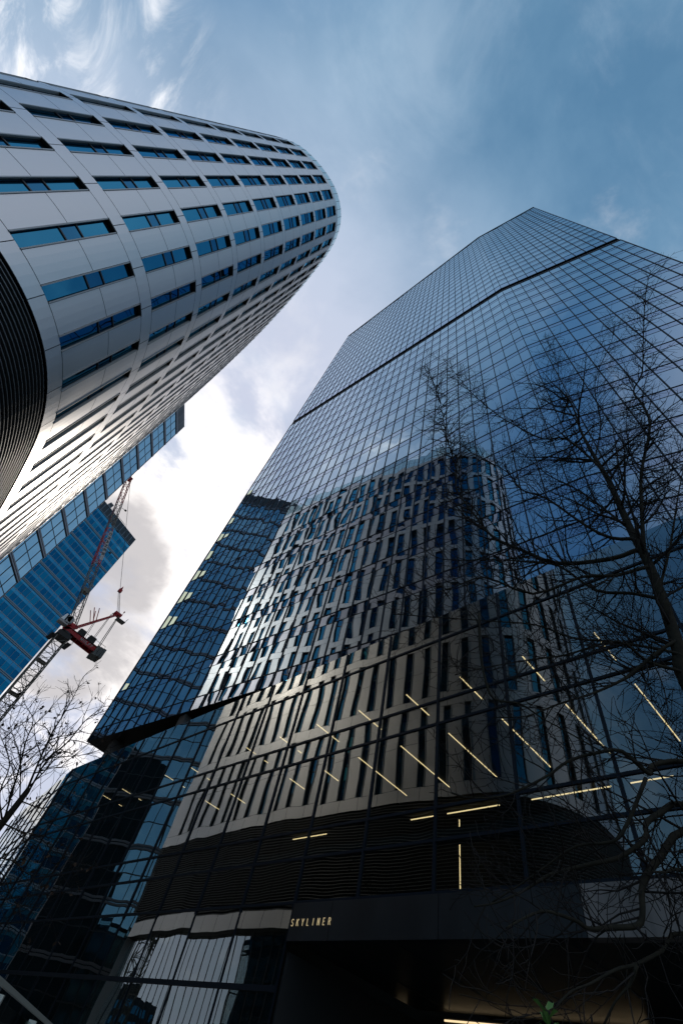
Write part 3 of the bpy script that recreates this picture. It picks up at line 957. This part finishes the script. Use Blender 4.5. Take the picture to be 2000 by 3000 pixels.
b.box((CX + 4.6, CY, CZ + 0.55), (4.1, 0, 0), (0, 1.3, 0), (0, 0, 0.06))
for sy in (-1.3, 1.3):
    b.bar((CX + 0.6, CY + sy, CZ + 1.6), (CX + 8.6, CY + sy, CZ + 1.6), 0.06, 0.06)
    for i in range(7): b.bar((CX + 0.8 + 1.3 * i, CY + sy, CZ + 0.6), (CX + 0.8 + 1.3 * i, CY + sy, CZ + 1.6), 0.05, 0.05)
b.build('walkway', M['crane_dark'], cr)
for cx_, hx in ((2.7, 0.75), (5.3, 0.8)):
    b = MB(); b.box((CX + cx_, CY - 0.2, CZ + 1.35), (hx, 0, 0), (0, 0.8, 0), (0, 0, 0.75)); b.build('machine_cabinet', M['crane_dark'], cr)
for i in range(3):
    b = MB(); b.box((CX + 7.4 + 0.75 * i, CY, CZ - 0.3 + 0.1 * i), (0.34, 0, 0), (0, 1.5, 0), (0, 0, 1.15)); b.build('counterweight', M['ballast'], cr)
cab = MB()
cab.box((CX - 2.1, CY - 1.7, CZ + 0.2), (1.05, 0, 0), (0, 0.75, 0), (0, 0, 0.25))
cab.box((CX - 1.5, CY - 1.7, CZ + 1.2), (0.45, 0, 0), (0, 0.75, 0), (0, 0, 0.95))
cab.tube([(CX - 1.2, CY - 2.45, CZ + 1.45), (CX - 1.2, CY - 0.95, CZ + 1.45)], 0.75, 12)
cab = cab.build('cab', M['crane_white'], cr)
b = MB()
b.face([(CX - 3.0, CY - 2.46, CZ + 0.5), (CX - 1.96, CY - 2.46, CZ + 0.5), (CX - 1.96, CY - 2.46, CZ + 2.1), (CX - 2.6, CY - 2.46, CZ + 2.1)])
b.face([(CX - 3.02, CY - 0.95, CZ + 0.5), (CX - 3.02, CY - 2.45, CZ + 0.5), (CX - 2.62, CY - 2.45, CZ + 2.1), (CX - 2.62, CY - 0.95, CZ + 2.1)])
b.build('cab_window', M['cab_glass'], cab)
# jib: red and grey lattice sections
J0, J1 = Vector((CX + 0.2, CY, CZ + 1.4)), Vector((-0.9, 108.6, 104.6))
b = MB()
parts_ = [(0.0, 0.36, 1), (0.36, 0.60, 0), (0.60, 0.80, 1), (0.80, 1.0, 0)]
for t0, t1, mm in parts_:
    lattice(b, J0.lerp(J1, t0), J0.lerp(J1, t1), 1.45 - 0.5 * max(0, t0 - 0.5), 1.45 - 0.5 * max(0, t1 - 0.5), max(3, int(22 * (t1 - t0))), 0.17, 0.075, (0, 1, 0), mm, mm)
jd = (J1 - J0).normalized(); jx = Vector((jd.z, 0, -jd.x))
for i in range(9):                                   # red windage boards along the rear chord
    t0 = 0.36 + 0.07 * i
    p = J0.lerp(J1, t0); q = J0.lerp(J1, t0 + 0.05)
    b.bar(p - jx * 0.75, q - jx * 0.75, 0.08, 0.42, 0, up=(0, 1, 0))
b.box(J1 + Vector((0, 0, 0.5)), (0.75, 0, 0), (0, 0.6, 0), (0, 0, 0.45), 0)
b.tube([J1 + Vector((-0.3, -0.2, 1.2)), J1 + Vector((-0.3, 0.2, 1.2))], 0.45, 10, 2)
for t0 in (0.62, 0.78, 0.47):                        # lamps on short arms
    p = J0.lerp(J1, t0) + jx * 0.8
    b.bar(p, p + Vector((1.2, 0, 0.2)), 0.07, 0.07, 2)
    b.box(p + Vector((1.4, 0, 0.2)), (0.3, 0, 0), (0, 0.2, 0), (0, 0, 0.14), 2)
b.box(J0.lerp(J1, 0.2), (0.7, 0, 0), (0, 0.75, 0), (0, 0, 0.5), 1)
b.build('jib', [M['crane_red'], M['crane_grey'], M['crane_dark']], cr)
b = MB()
p0, p1 = J0.lerp(J1, 0.39) + jx * 0.5, J0.lerp(J1, 0.585) + jx * 0.5
b.bar(p0 + Vector((0, -0.85, 0)), p1 + Vector((0, -0.85, 0)), 0.04, 0.85, up=jx)
ban = b.build('banner', M['crane_white'], cr)
b = MB()
lettering(b, 'CRANES', p0.lerp(p1, 0.93) + Vector((0, -0.89, 0)) - jx * 0.25, -jd, jx, (0, -1, 0), 0.8, 0.5, 1.25, 0.14, 0.03)
b.build('lettering', M['crane_dark'], ban)
# A-frame, ties, ropes, hook
AT = Vector((CX + 6.6, CY, CZ + 10.4))
b = MB()
for sy in (-0.8, 0.8):
    b.bar((CX + 0.9, CY + sy, CZ + 1.8), AT + Vector((0, sy * 0.5, 0)), 0.26, 0.34)
    b.bar((CX + 3.0, CY + sy, CZ + 5.0), (CX + 1.2, CY + sy * 1.2, CZ + 7.8), 0.14, 0.14)
    b.bar((CX + 3.4, CY + sy, CZ + 5.5), (CX + 2.2, CY + sy * 1.2, CZ + 8.4), 0.14, 0.14)
for i in range(6):
    t0 = 0.1 + 0.16 * i
    b.bar(Vector((CX + 0.9, CY - 0.7, CZ + 1.8)).lerp(AT, t0), Vector((CX + 0.9, CY + 0.7, CZ + 1.8)).lerp(AT, t0), 0.12, 0.12)
b.box(AT, (0.9, 0, 0), (0, 0.7, 0), (0, 0, 0.3))
b.build('a_frame', M['crane_red'], cr)
b = MB()
for sy in (-0.9, 0.9):
    b.bar(AT + Vector((-1.2, sy * 0.5, -0.6)), (CX + 5.6, CY + sy, CZ + 0.6), 0.10, 0.10)
    b.bar(AT + Vector((0.4, sy * 0.5, -0.3)), (CX + 7.6, CY + sy, CZ + 0.6), 0.14, 0.14)
    b.bar(AT + Vector((-3.2, sy * 0.6, -4.6)), (CX + 3.9, CY + sy, CZ + 0.6), 0.09, 0.09)
    b.bar(AT + Vector((0.9, sy * 0.9, -0.9)), AT + Vector((2.4, sy * 0.9, -0.9)), 0.06, 0.06)
    b.bar(AT + Vector((2.4, sy * 0.9, -0.9)), AT + Vector((2.6, sy * 0.9, 0.3)), 0.06, 0.06)
b.bar(AT + Vector((2.6, -0.8, 0.3)), AT + Vector((2.6, 0.8, 0.3)), 0.06, 0.06)
b.box(AT + Vector((1.4, 0, -0.95)), (1.1, 0, 0), (0, 0.85, 0), (0, 0, 0.04))
b.build('tie_bar', M['crane_grey'], cr)
PB = AT.lerp(J1 + Vector((0.4, 0, 0)), 0.155) + Vector((0.1, 0, 0))
b = MB()
for dx in (-0.35, 0.05, 0.35): b.bar(AT + Vector((dx, 0, 0.3)), PB + Vector((dx * 0.7, 0, -0.3)), 0.07, 0.07)
b.bar(PB, J1 + Vector((0.3, 0, 0.6)), 0.075, 0.075)
b.bar(J1 + Vector((-0.3, 0, 1.2)), J1 + Vector((-1.5, 0, -2.7)), 0.04, 0.04)
b.build('rope', M['crane_dark'], cr)
b = MB()
b.box(PB, (0.45, 0, 0), (0, 0.3, 0), (0, 0, 0.4)); b.tube([PB + Vector((0, 0, 0.4)), PB + Vector((0, 0, 1.5))], [0.35, 0.06], 8)
b.build('luffing_block', M['crane_red'], cr)
b = MB()
hk = J1 + Vector((-1.5, 0, -3.3))
b.box(hk, (0.75, 0, 0), (0, 0.4, 0), (0, 0, 0.28)); b.box(hk + Vector((0.3, 0, 0.3)), (0.3, 0, 0), (0, 0.3, 0), (0, 0, 0.25))
for dx in (-0.4, 0.1): b.tube([hk + Vector((dx, 0, -0.2)), hk + Vector((dx, 0, -0.7)), hk + Vector((dx - 0.25, 0, -0.9))], 0.09, 6)
b.build('hook_block', M['crane_grey'], cr)
b = MB()
b.tube([AT + Vector((0.9, 0, 0.3)), AT + Vector((0.95, 0, 1.5))], 0.05, 6); b.tube([AT + Vector((0.95, 0, 1.4)), AT + Vector((0.97, 0, 1.75))], 0.16, 8)
b.build('warning_lamp', M['crane_red'], cr)


# ------------------------------------------------------------------ trees
def at_px(px, py, r):
    w = ray(px, py)
    return EYE + w * (r / math.hypot(w.x, w.y))


def wobble(pts, rnd, amp):
    return [p + Vector((rnd.uniform(-amp, amp), rnd.uniform(-amp, amp), rnd.uniform(-amp, amp))) for p in pts]


def refine(pts, n=3):
    out = []
    P_ = [pts[0] * 2 - pts[1]] + pts + [pts[-1] * 2 - pts[-2]]
    for i in range(1, len(P_) - 2):
        a, b_, c_, e = P_[i - 1:i + 3]
        for q in range(n):
            t = q / n
            out.append((b_ * 2 + (c_ - a) * t + (a * 2 - b_ * 5 + c_ * 4 - e) * t * t + (b_ * 3 - a - c_ * 3 + e) * t ** 3) * 0.5)
    out.append(pts[-1])
    return out


def rand_dir(rnd):
    while True:
        v = Vector((rnd.uniform(-1, 1), rnd.uniform(-1, 1), rnd.uniform(-1, 1)))
        if 0.1 < v.length < 1: return v.normalized()


def grow(mb_, rnd, p, d, length, r0, depth, up, kink, thin, leaves=None):
    n = 5 if depth else 4
    pts, rad = [p], [r0]
    q, dd = p.copy(), d.copy()
    for i in range(n):
        dd = (dd + rand_dir(rnd) * kink + Vector((0, 0, up))).normalized()
        q = q + dd * (length / n)
        pts.append(q); rad.append(max(thin, r0 * (1 - 0.75 * (i + 1) / n)))
    mb_.tube(pts, rad, 4 if r0 < 0.03 else 5)
    if leaves is not None and depth == 0:
        for pp in pts[2:]:
            if rnd.random() < 0.06: leaves.append(pp)
    if depth:
        k_ = rnd.randint(4, 6)
        for i in range(k_):
            t = 0.22 + 0.76 * (i + rnd.random() * 0.6) / k_
            x = min(n - 1, int(t * n)); f = t * n - x
            pp = pts[x].lerp(pts[x + 1], min(1, f))
            ax = (pts[x + 1] - pts[x]).normalized()
            side = (rand_dir(rnd)); side = (side - ax * side.dot(ax)).normalized()
            nd = (ax * rnd.uniform(0.35, 0.8) + side * rnd.uniform(0.5, 0.9)).normalized()
            grow(mb_, rnd, pp, nd, length * rnd.uniform(0.32, 0.6), max(thin, r0 * 0.5), depth - 1, up, kink, thin, leaves)


def dress(mb_, rnd, pts, r0, step, lo, hi, depth, up, kink, thin, start=0.2, leaves=None):
    tot = sum((b_ - a).length for a, b_ in zip(pts[:-1], pts[1:]))
    acc = 0.0; nxt = tot * start
    for a, b_ in zip(pts[:-1], pts[1:]):
        L = (b_ - a).length
        while acc + L > nxt:
            t = (nxt - acc) / L
            f = nxt / tot
            ax = (b_ - a).normalized()
            s_ = rand_dir(rnd); s_ = (s_ - ax * s_.dot(ax)).normalized()
            nd = (ax * rnd.uniform(0.3, 0.9) + s_ * 0.8).normalized()
            grow(mb_, rnd, a.lerp(b_, t), nd, rnd.uniform(lo, hi) * (1.1 - 0.45 * f), max(thin, r0 * (0.42 - 0.22 * f)), depth, up, kink, thin, leaves)
            nxt += step * rnd.uniform(0.6, 1.4)
        acc += L


rt = random.Random(5)
TB = Vector((9.35, 0.85, 0))
tr = thing('bare_tree', TB, 'large leafless tree with mossy trunk in front of the skyscraper', 'tree')
trunk_px = [(2015, 2010), (1985, 1900), (1950, 1790), (1902, 1660), (1850, 1560), (1818, 1490), (1782, 1410), (1735, 1330), (1700, 1262), (1682, 1205), (1655, 1150)]
tp = [TB, TB + Vector((0.02, 0.02, 2.5)), TB + Vector((0.0, -0.02, 5.5))] + [at_px(x, y, 9.4 - 0.015 * i) for i, (x, y) in enumerate(trunk_px)]
tp = refine(tp, 4)
trad = [max(0.03, 0.19 * (1 - (p.z / (tp[-1].z + 1.2)) ** 1.15)) for p in tp]
b = MB(); b.tube(tp, trad, 10); b.build('trunk', M['bark'], tr)


def trunk_at(z_):
    best = min(tp, key=lambda p: abs(p.z - z_))
    return best.copy()


limbs = [
    ([(1870, 1610), (1790, 1640), (1634, 1648), (1526, 1612), (1445, 1576), (1404, 1525), (1338, 1434), (1335, 1377), (1307, 1281), (1282, 1153), (1241, 1071)], 8.3, .085),
    ([(1862, 1580), (1787, 1576), (1710, 1536), (1598, 1459), (1526, 1434), (1486, 1383), (1394, 1332), (1330, 1290)], 8.6, .07),
    ([(1790, 1420), (1761, 1377), (1659, 1286), (1588, 1286), (1506, 1245), (1455, 1214), (1384, 1153), (1343, 1107), (1297, 1051)], 8.5, .06),
    ([(1890, 1640), (1878, 1500), (1878, 1377), (1904, 1245), (1878, 1184), (1853, 1145), (1878, 1092), (1880, 1000), (1890, 860), (1905, 790)], 9.2, .075),
    ([(1900, 1660), (1800, 1690), (1700, 1690), (1560, 1740), (1420, 1690), (1330, 1720), (1200, 1760)], 8.0, .07),
    ([(1940, 1760), (1850, 1740), (1740, 1730), (1640, 1660), (1560, 1650), (1450, 1640), (1300, 1640), (1230, 1600)], 8.8, .06),
    ([(1980, 1880), (1861, 1963), (1820, 1990), (1740, 2030), (1640, 2060), (1540, 2100), (1440, 2100)], 8.0, .06),
    ([(2000, 1970), (1900, 1940), (1810, 1877), (1657, 1917), (1545, 1932), (1402, 1958), (1330, 1978)], 8.4, .05),
    ([(1990, 1920), (1800, 1880), (1672, 1866), (1565, 1830), (1427, 1820), (1300, 1810), (1150, 1800)], 8.2, .045),
    ([(2010, 2230), (1912, 2244), (1897, 2268), (1820, 2203), (1749, 2203), (1667, 2229), (1611, 2274), (1524, 2310), (1463, 2336), (1376, 2341), (1320, 2320)], 7.6, .07),
    ([(2010, 2355), (1933, 2382), (1892, 2417), (1892, 2458), (1810, 2514), (1739, 2535), (1647, 2553), (1601, 2565), (1530, 2616), (1453, 2642), (1390, 2660)], 7.2, .075),
    ([(2010, 2430), (1938, 2514), (1897, 2555), (1882, 2606), (1876, 2667), (1866, 2713), (1800, 2723), (1723, 2718), (1688, 2698), (1632, 2675), (1586, 2672), (1524, 2698), (1479, 2713)], 6.8, .085),
    ([(2010, 2550), (1950, 2560), (1897, 2555)], 7.2, .06),
    ([(2010, 2730), (1938, 2780), (1861, 2831), (1810, 2841), (1729, 2877), (1667, 2897), (1616, 2953)], 6.4, .045),
    ([(1861, 2831), (1850, 2880), (1800, 2930), (1760, 3010)], 6.5, .03),
    ([(1892, 2274), (1840, 2420), (1790, 2470), (1690, 2480), (1590, 2540), (1520, 2600), (1440, 2640)], 7.3, .04),
    ([(1405, 1800), (1404, 1902), (1422, 1984), (1448, 2045), (1524, 2060), (1586, 2106), (1667, 2147), (1760, 2200)], 7.5, .045),
    ([(1930, 1740), (1960, 1600), (1985, 1450), (2010, 1330)], 9.9, .06),
    ([(1830, 1520), (1900, 1420), (1960, 1380), (2005, 1300)], 9.9, .05),
    ([(1740, 1340), (1760, 1240), (1740, 1120), (1790, 1000), (1800, 940)], 9.6, .04),
    ([(1690, 1240), (1640, 1150), (1630, 1060), (1600, 1000)], 9.2, .035),
    ([(1850, 1560), (1700, 1440), (1600, 1390), (1530, 1330), (1470, 1320)], 10.2, .05),
    ([(1800, 1450), (1840, 1330), (1830, 1230), (1860, 1130)], 10.0, .04),
]
tw = MB()
for li, (px, rend, r0) in enumerate(limbs):
    pts = [at_px(x, y, 9.3 + (rend - 9.3) * (i / (len(px) - 1)) ** 0.8) for i, (x, y) in enumerate(px)]
    if li in (14, 16): pts = [at_px(x, y, 7.2) for x, y in px]
    elif li == 15: pts = [at_px(x, y, 7.6) for x, y in px]
    elif px[0][0] >= 2000 or li < 9 or li >= 17:
        pts = [trunk_at(pts[0].z - 0.35)] + pts
    pts = refine(wobble(pts, rt, 0.02), 3)
    n = len(pts)
    r0 *= 0.68 if 9 <= li <= 16 else 0.8
    rad = [max(0.010, r0 * (1 - 0.86 * i / (n - 1))) for i in range(n)]
    lm = MB(); lm.tube(pts, rad, 6); lm.build('limb', M['bark'], tr)
    dress(tw, rt, pts, r0, 0.21 if 9 <= li <= 16 else 0.125, 0.6, 1.9, 1, 0.07, 0.30, 0.0048, 0.10)
for i in range(26):                                 # upper crown limbs all round the trunk
    z_ = rt.uniform(8.5, tp[-1].z - 0.3)
    p = trunk_at(z_); a = rt.uniform(0, 6.283)
    d = Vector((math.cos(a), math.sin(a), rt.uniform(0.45, 1.1))).normalized()
    L = rt.uniform(1.8, 4.4) * (1.15 - 0.4 * z_ / tp[-1].z)
    pts = [p]; q = p.copy(); dd = d
    for k_ in range(6):
        dd = (dd + rand_dir(rt) * 0.22 + Vector((0, 0, 0.06))).normalized(); q = q + dd * (L / 6); pts.append(q)
    tw.tube(pts, [max(0.009, 0.04 * (1 - 0.8 * k_ / 6)) for k_ in range(7)], 5)
    dress(tw, rt, pts, 0.04, 0.20, 0.5, 1.6, 1, 0.08, 0.28, 0.005, 0.12)
tag(tw.build('crown', M['twig'], tr), kind='stuff')

rl = random.Random(21)
LB = Vector((5.65, 24.3, 0))
tl = thing('bare_tree', LB, 'distant bare tree with withered brown leaves below the crane', 'tree')
lt_px = [(0, 2425), (60, 2345), (85, 2310)]
tpl = [LB, LB + Vector((0.02, 0, 2.6)), LB + Vector((0.0, 0.05, 4.8))] + [at_px(x, y, 24.9) for x, y in lt_px[1:]]
tpl = refine(tpl, 3)
b = MB(); b.tube(tpl, [0.20 - 0.009 * i for i in range(len(tpl))], 9); b.build('trunk', M['bark'], tl)
fk = tpl[-1]
llimbs = [
    ([(85, 2310), (110, 2240), (150, 2150), (190, 2090), (215, 2040), (240, 1995)], 24.0, .085),
    ([(85, 2310), (140, 2230), (200, 2170), (250, 2110), (290, 2080), (320, 2040)], 25.5, .075),
    ([(85, 2310), (130, 2260), (170, 2220), (230, 2210), (280, 2200), (330, 2190)], 23.6, .05),
    ([(60, 2345), (50, 2260), (80, 2170), (100, 2110), (75, 2060), (70, 2010)], 25.8, .07),
    ([(40, 2370), (0, 2330), (30, 2240), (10, 2170), (-20, 2100)], 24.2, .07),
    ([(40, 2370), (-40, 2350), (-80, 2240), (-60, 2150)], 25.6, .06),
    ([(70, 2330), (120, 2370), (180, 2350), (230, 2360), (280, 2330)], 22.8, .045),
    ([(20, 2400), (70, 2440), (140, 2450), (200, 2480)], 22.4, .05),
    ([(0, 2425), (40, 2520), (90, 2560), (170, 2560), (250, 2540)], 22.0, .045),
    ([(0, 2430), (10, 2560), (50, 2640), (120, 2660)], 21.6, .045),
    ([(0, 2425), (-30, 2560), (10, 2680), (40, 2720)], 22.2, .04),
    ([(90, 2300), (60, 2220), (30, 2120), (55, 2050)], 24.9, .05),
]
lw_, leaves = MB(), []
for px, rend, r0 in llimbs:
    pts = [at_px(x, y, 24.7 + (rend - 24.7) * i / (len(px) - 1)) for i, (x, y) in enumerate(px)]
    if px[0] != (85, 2310): pts = [min(tpl, key=lambda p: abs(p.z - pts[0].z + 0.4)).copy()] + pts[1:]
    else: pts[0] = fk.copy()
    pts = refine(wobble(pts, rl, 0.05), 3)
    n = len(pts)
    lm = MB(); lm.tube(pts, [max(0.009, 0.58 * r0 * (1 - 0.85 * i / (n - 1))) for i in range(n)], 6); lm.build('limb', M['bark'], tl)
    dress(lw_, rl, pts, r0, 0.22, 0.8, 2.4, 1, 0.10, 0.26, 0.0062, 0.12, leaves)
tag(lw_.build('crown', M['twig'], tl), kind='stuff')
lf = MB()
for p in leaves:
    for q in range(rl.randint(1, 3)):
        c = p + rand_dir(rl) * 0.07
        a = rand_dir(rl); u = a.cross(Vector((0, 0, 1))).normalized(); s_ = rl.uniform(0.035, 0.075)
        lf.face([c - a * s_ * 1.5, c + u * s_, c + a * s_ * 1.3 + Vector((0, 0, -0.02)), c - u * s_])
tag(lf.build('withered_leaves', M['dead_leaf'], tl), kind='stuff')

# ------------------------------------------------------------------ shrub tip and glass screen
SP = at_px(1608, 3010, 3.0)
sh = thing('leafy_shrub', (SP.x, SP.y, 0), 'small shrub with fresh green leaf tips below the entrance canopy', 'shrub')
b = MB()
stem_tip = []
rs = random.Random(3)
for i in range(7):
    a = rs.uniform(0, 6.28); r_ = rs.uniform(0.03, 0.22) if i else 0.0
    tip = Vector((SP.x + r_ * math.cos(a), SP.y + r_ * math.sin(a), SP.z + (0.05 if i == 0 else rs.uniform(-0.55, -0.22))))
    b.tube(refine([Vector((SP.x + r_ * 0.2, SP.y, 0)), Vector((SP.x + r_ * 0.6 * math.cos(a), SP.y + r_ * 0.6 * math.sin(a), 0.9)), tip], 4), 0.008, 5)
    stem_tip.append(tip)
b.build('stem', M['twig'], sh)
b = MB()
for ti, tip in enumerate(stem_tip):
    for q in range(7 if ti == 0 else 16):
        base = tip - Vector((0, 0, 0.012 * q if ti == 0 else rs.uniform(0, 0.5)))
        a = 2.4 * q + ti
        d = Vector((math.cos(a), math.sin(a), 0.75 if ti == 0 else 0.3)).normalized()
        s_ = rs.uniform(0.055, 0.085)
        u = d.cross(Vector((0, 0, 1))).normalized() * s_ * 0.22
        k1, k2, k3 = base + d * s_ * 0.3, base + d * s_ * 0.7 + Vector((0, 0, 0.006)), base + d * s_ - Vector((0, 0, 0.01))
        b.face([base, k1 + u, k2 + u * 0.8, k3]); b.face([base, k3, k2 - u * 0.8, k1 - u])
tag(b.build('leaves', M['leaf'], sh), kind='stuff')

G0, G1 = at_px(0, 2868, 4.6), at_px(145, 3004, 6.95)
gz = (G0.z + G1.z) / 2
gd = Vector((G1.x - G0.x, G1.y - G0.y, 0)).normalized()
A = Vector((G0.x, G0.y, 0)) - gd * 1.2; B = Vector((G1.x, G1.y, 0)) + gd * 0.6
gs = thing('glass_screen', ((A.x + B.x) / 2, (A.y + B.y) / 2, 0), 'low glass windscreen with brushed metal top rail on the plaza', 'screen')
b = MB(); b.bar(V(A, gz), V(B, gz), 0.028, 0.026); b.build('top_rail', M['steel'], gs)
m_, t = mat('screen_glass')
g1 = t.new('ShaderNodeBsdfTransparent'); g1.inputs[0].default_value = (0.72, 0.80, 0.78, 1)
g2 = t.new('ShaderNodeBsdfGlossy'); g2.inputs[0].default_value = (0.9, 0.95, 0.95, 1); g2.inputs['Roughness'].default_value = 0.0
t.l.new(t.mixsh(0.28, g1.outputs[0], g2.outputs[0]), t.out.inputs[0])
L = (B - A).length
for i in range(3):
    p, q = A + gd * (L * i / 3 + 0.02), A + gd * (L * (i + 1) / 3 - 0.02)
    b = MB(); b.box(V((p + q) / 2, gz / 2), gd * ((q - p).length / 2), Vector((gd.y, -gd.x, 0)) * 0.006, (0, 0, gz / 2 - 0.06)); b.build('glass_panel', m_, gs)
for i in range(4):
    p = A + gd * (L * i / 3)
    b = MB(); b.box(V(p, gz / 2 - 0.02), gd * 0.015, Vector((gd.y, -gd.x, 0)) * 0.03, (0, 0, gz / 2 - 0.02)); b.build('post', M['steel'], gs)

# ------------------------------------------------------------------ ground and far blocks seen in reflections
b = MB()
n = 12
b.face([(-3000, -3000, 0), (3000, -3000, 0), (3000, 3000, 0), (-3000, 3000, 0)])
tag(b.build('plaza_paving', M['paving']), kind='structure')
blocks = [((62, 98), 30, 34, 60, 'unseen dark tower behind the glass skyscraper, added for its reflection'),  # added out of view to darken what the pale tower mirrors
          ((50, 215), 46, 30, 22, 'wide dark block past the podium corner, added for its reflection'),  # added to keep bright sky out of the podium facet's reflection
          ((88, 175), 34, 20, 17, 'low dark office block with a flat roof beyond the podium'),
          ((112, 165), 30, 22, 30, 'taller dark office block with a flat roof beyond the podium')]
for (x, y), w_, d_, h_, lab in blocks:
    o_ = thing('office_block', (x, y, 0), lab, 'building')
    b = MB(); b.box((x, y, h_ / 2), (w_ / 2, 0, 0), (0, d_ / 2, 0), (0, 0, h_ / 2)); b.box((x + 4, y, h_ + 1.2), (w_ / 5, 0, 0), (0, d_ / 4, 0), (0, 0, 1.2))
    b.build('wall', M['dark_panel'], o_)
    b = MB()
    nx = int(w_ / 3)
    for i in range(nx):
        for j in range(int(h_ / 3.4)):
            xx = x - w_ / 2 + (i + 0.5) * w_ / nx; zz = 2.2 + 3.4 * j
            b.face([(xx - 1.0, y - d_ / 2 - 0.03, zz - 0.9), (xx + 1.0, y - d_ / 2 - 0.03, zz - 0.9), (xx + 1.0, y - d_ / 2 - 0.03, zz + 0.9), (xx - 1.0, y - d_ / 2 - 0.03, zz + 0.9)])
    b.build('window_row', M['win_mid'], o_)
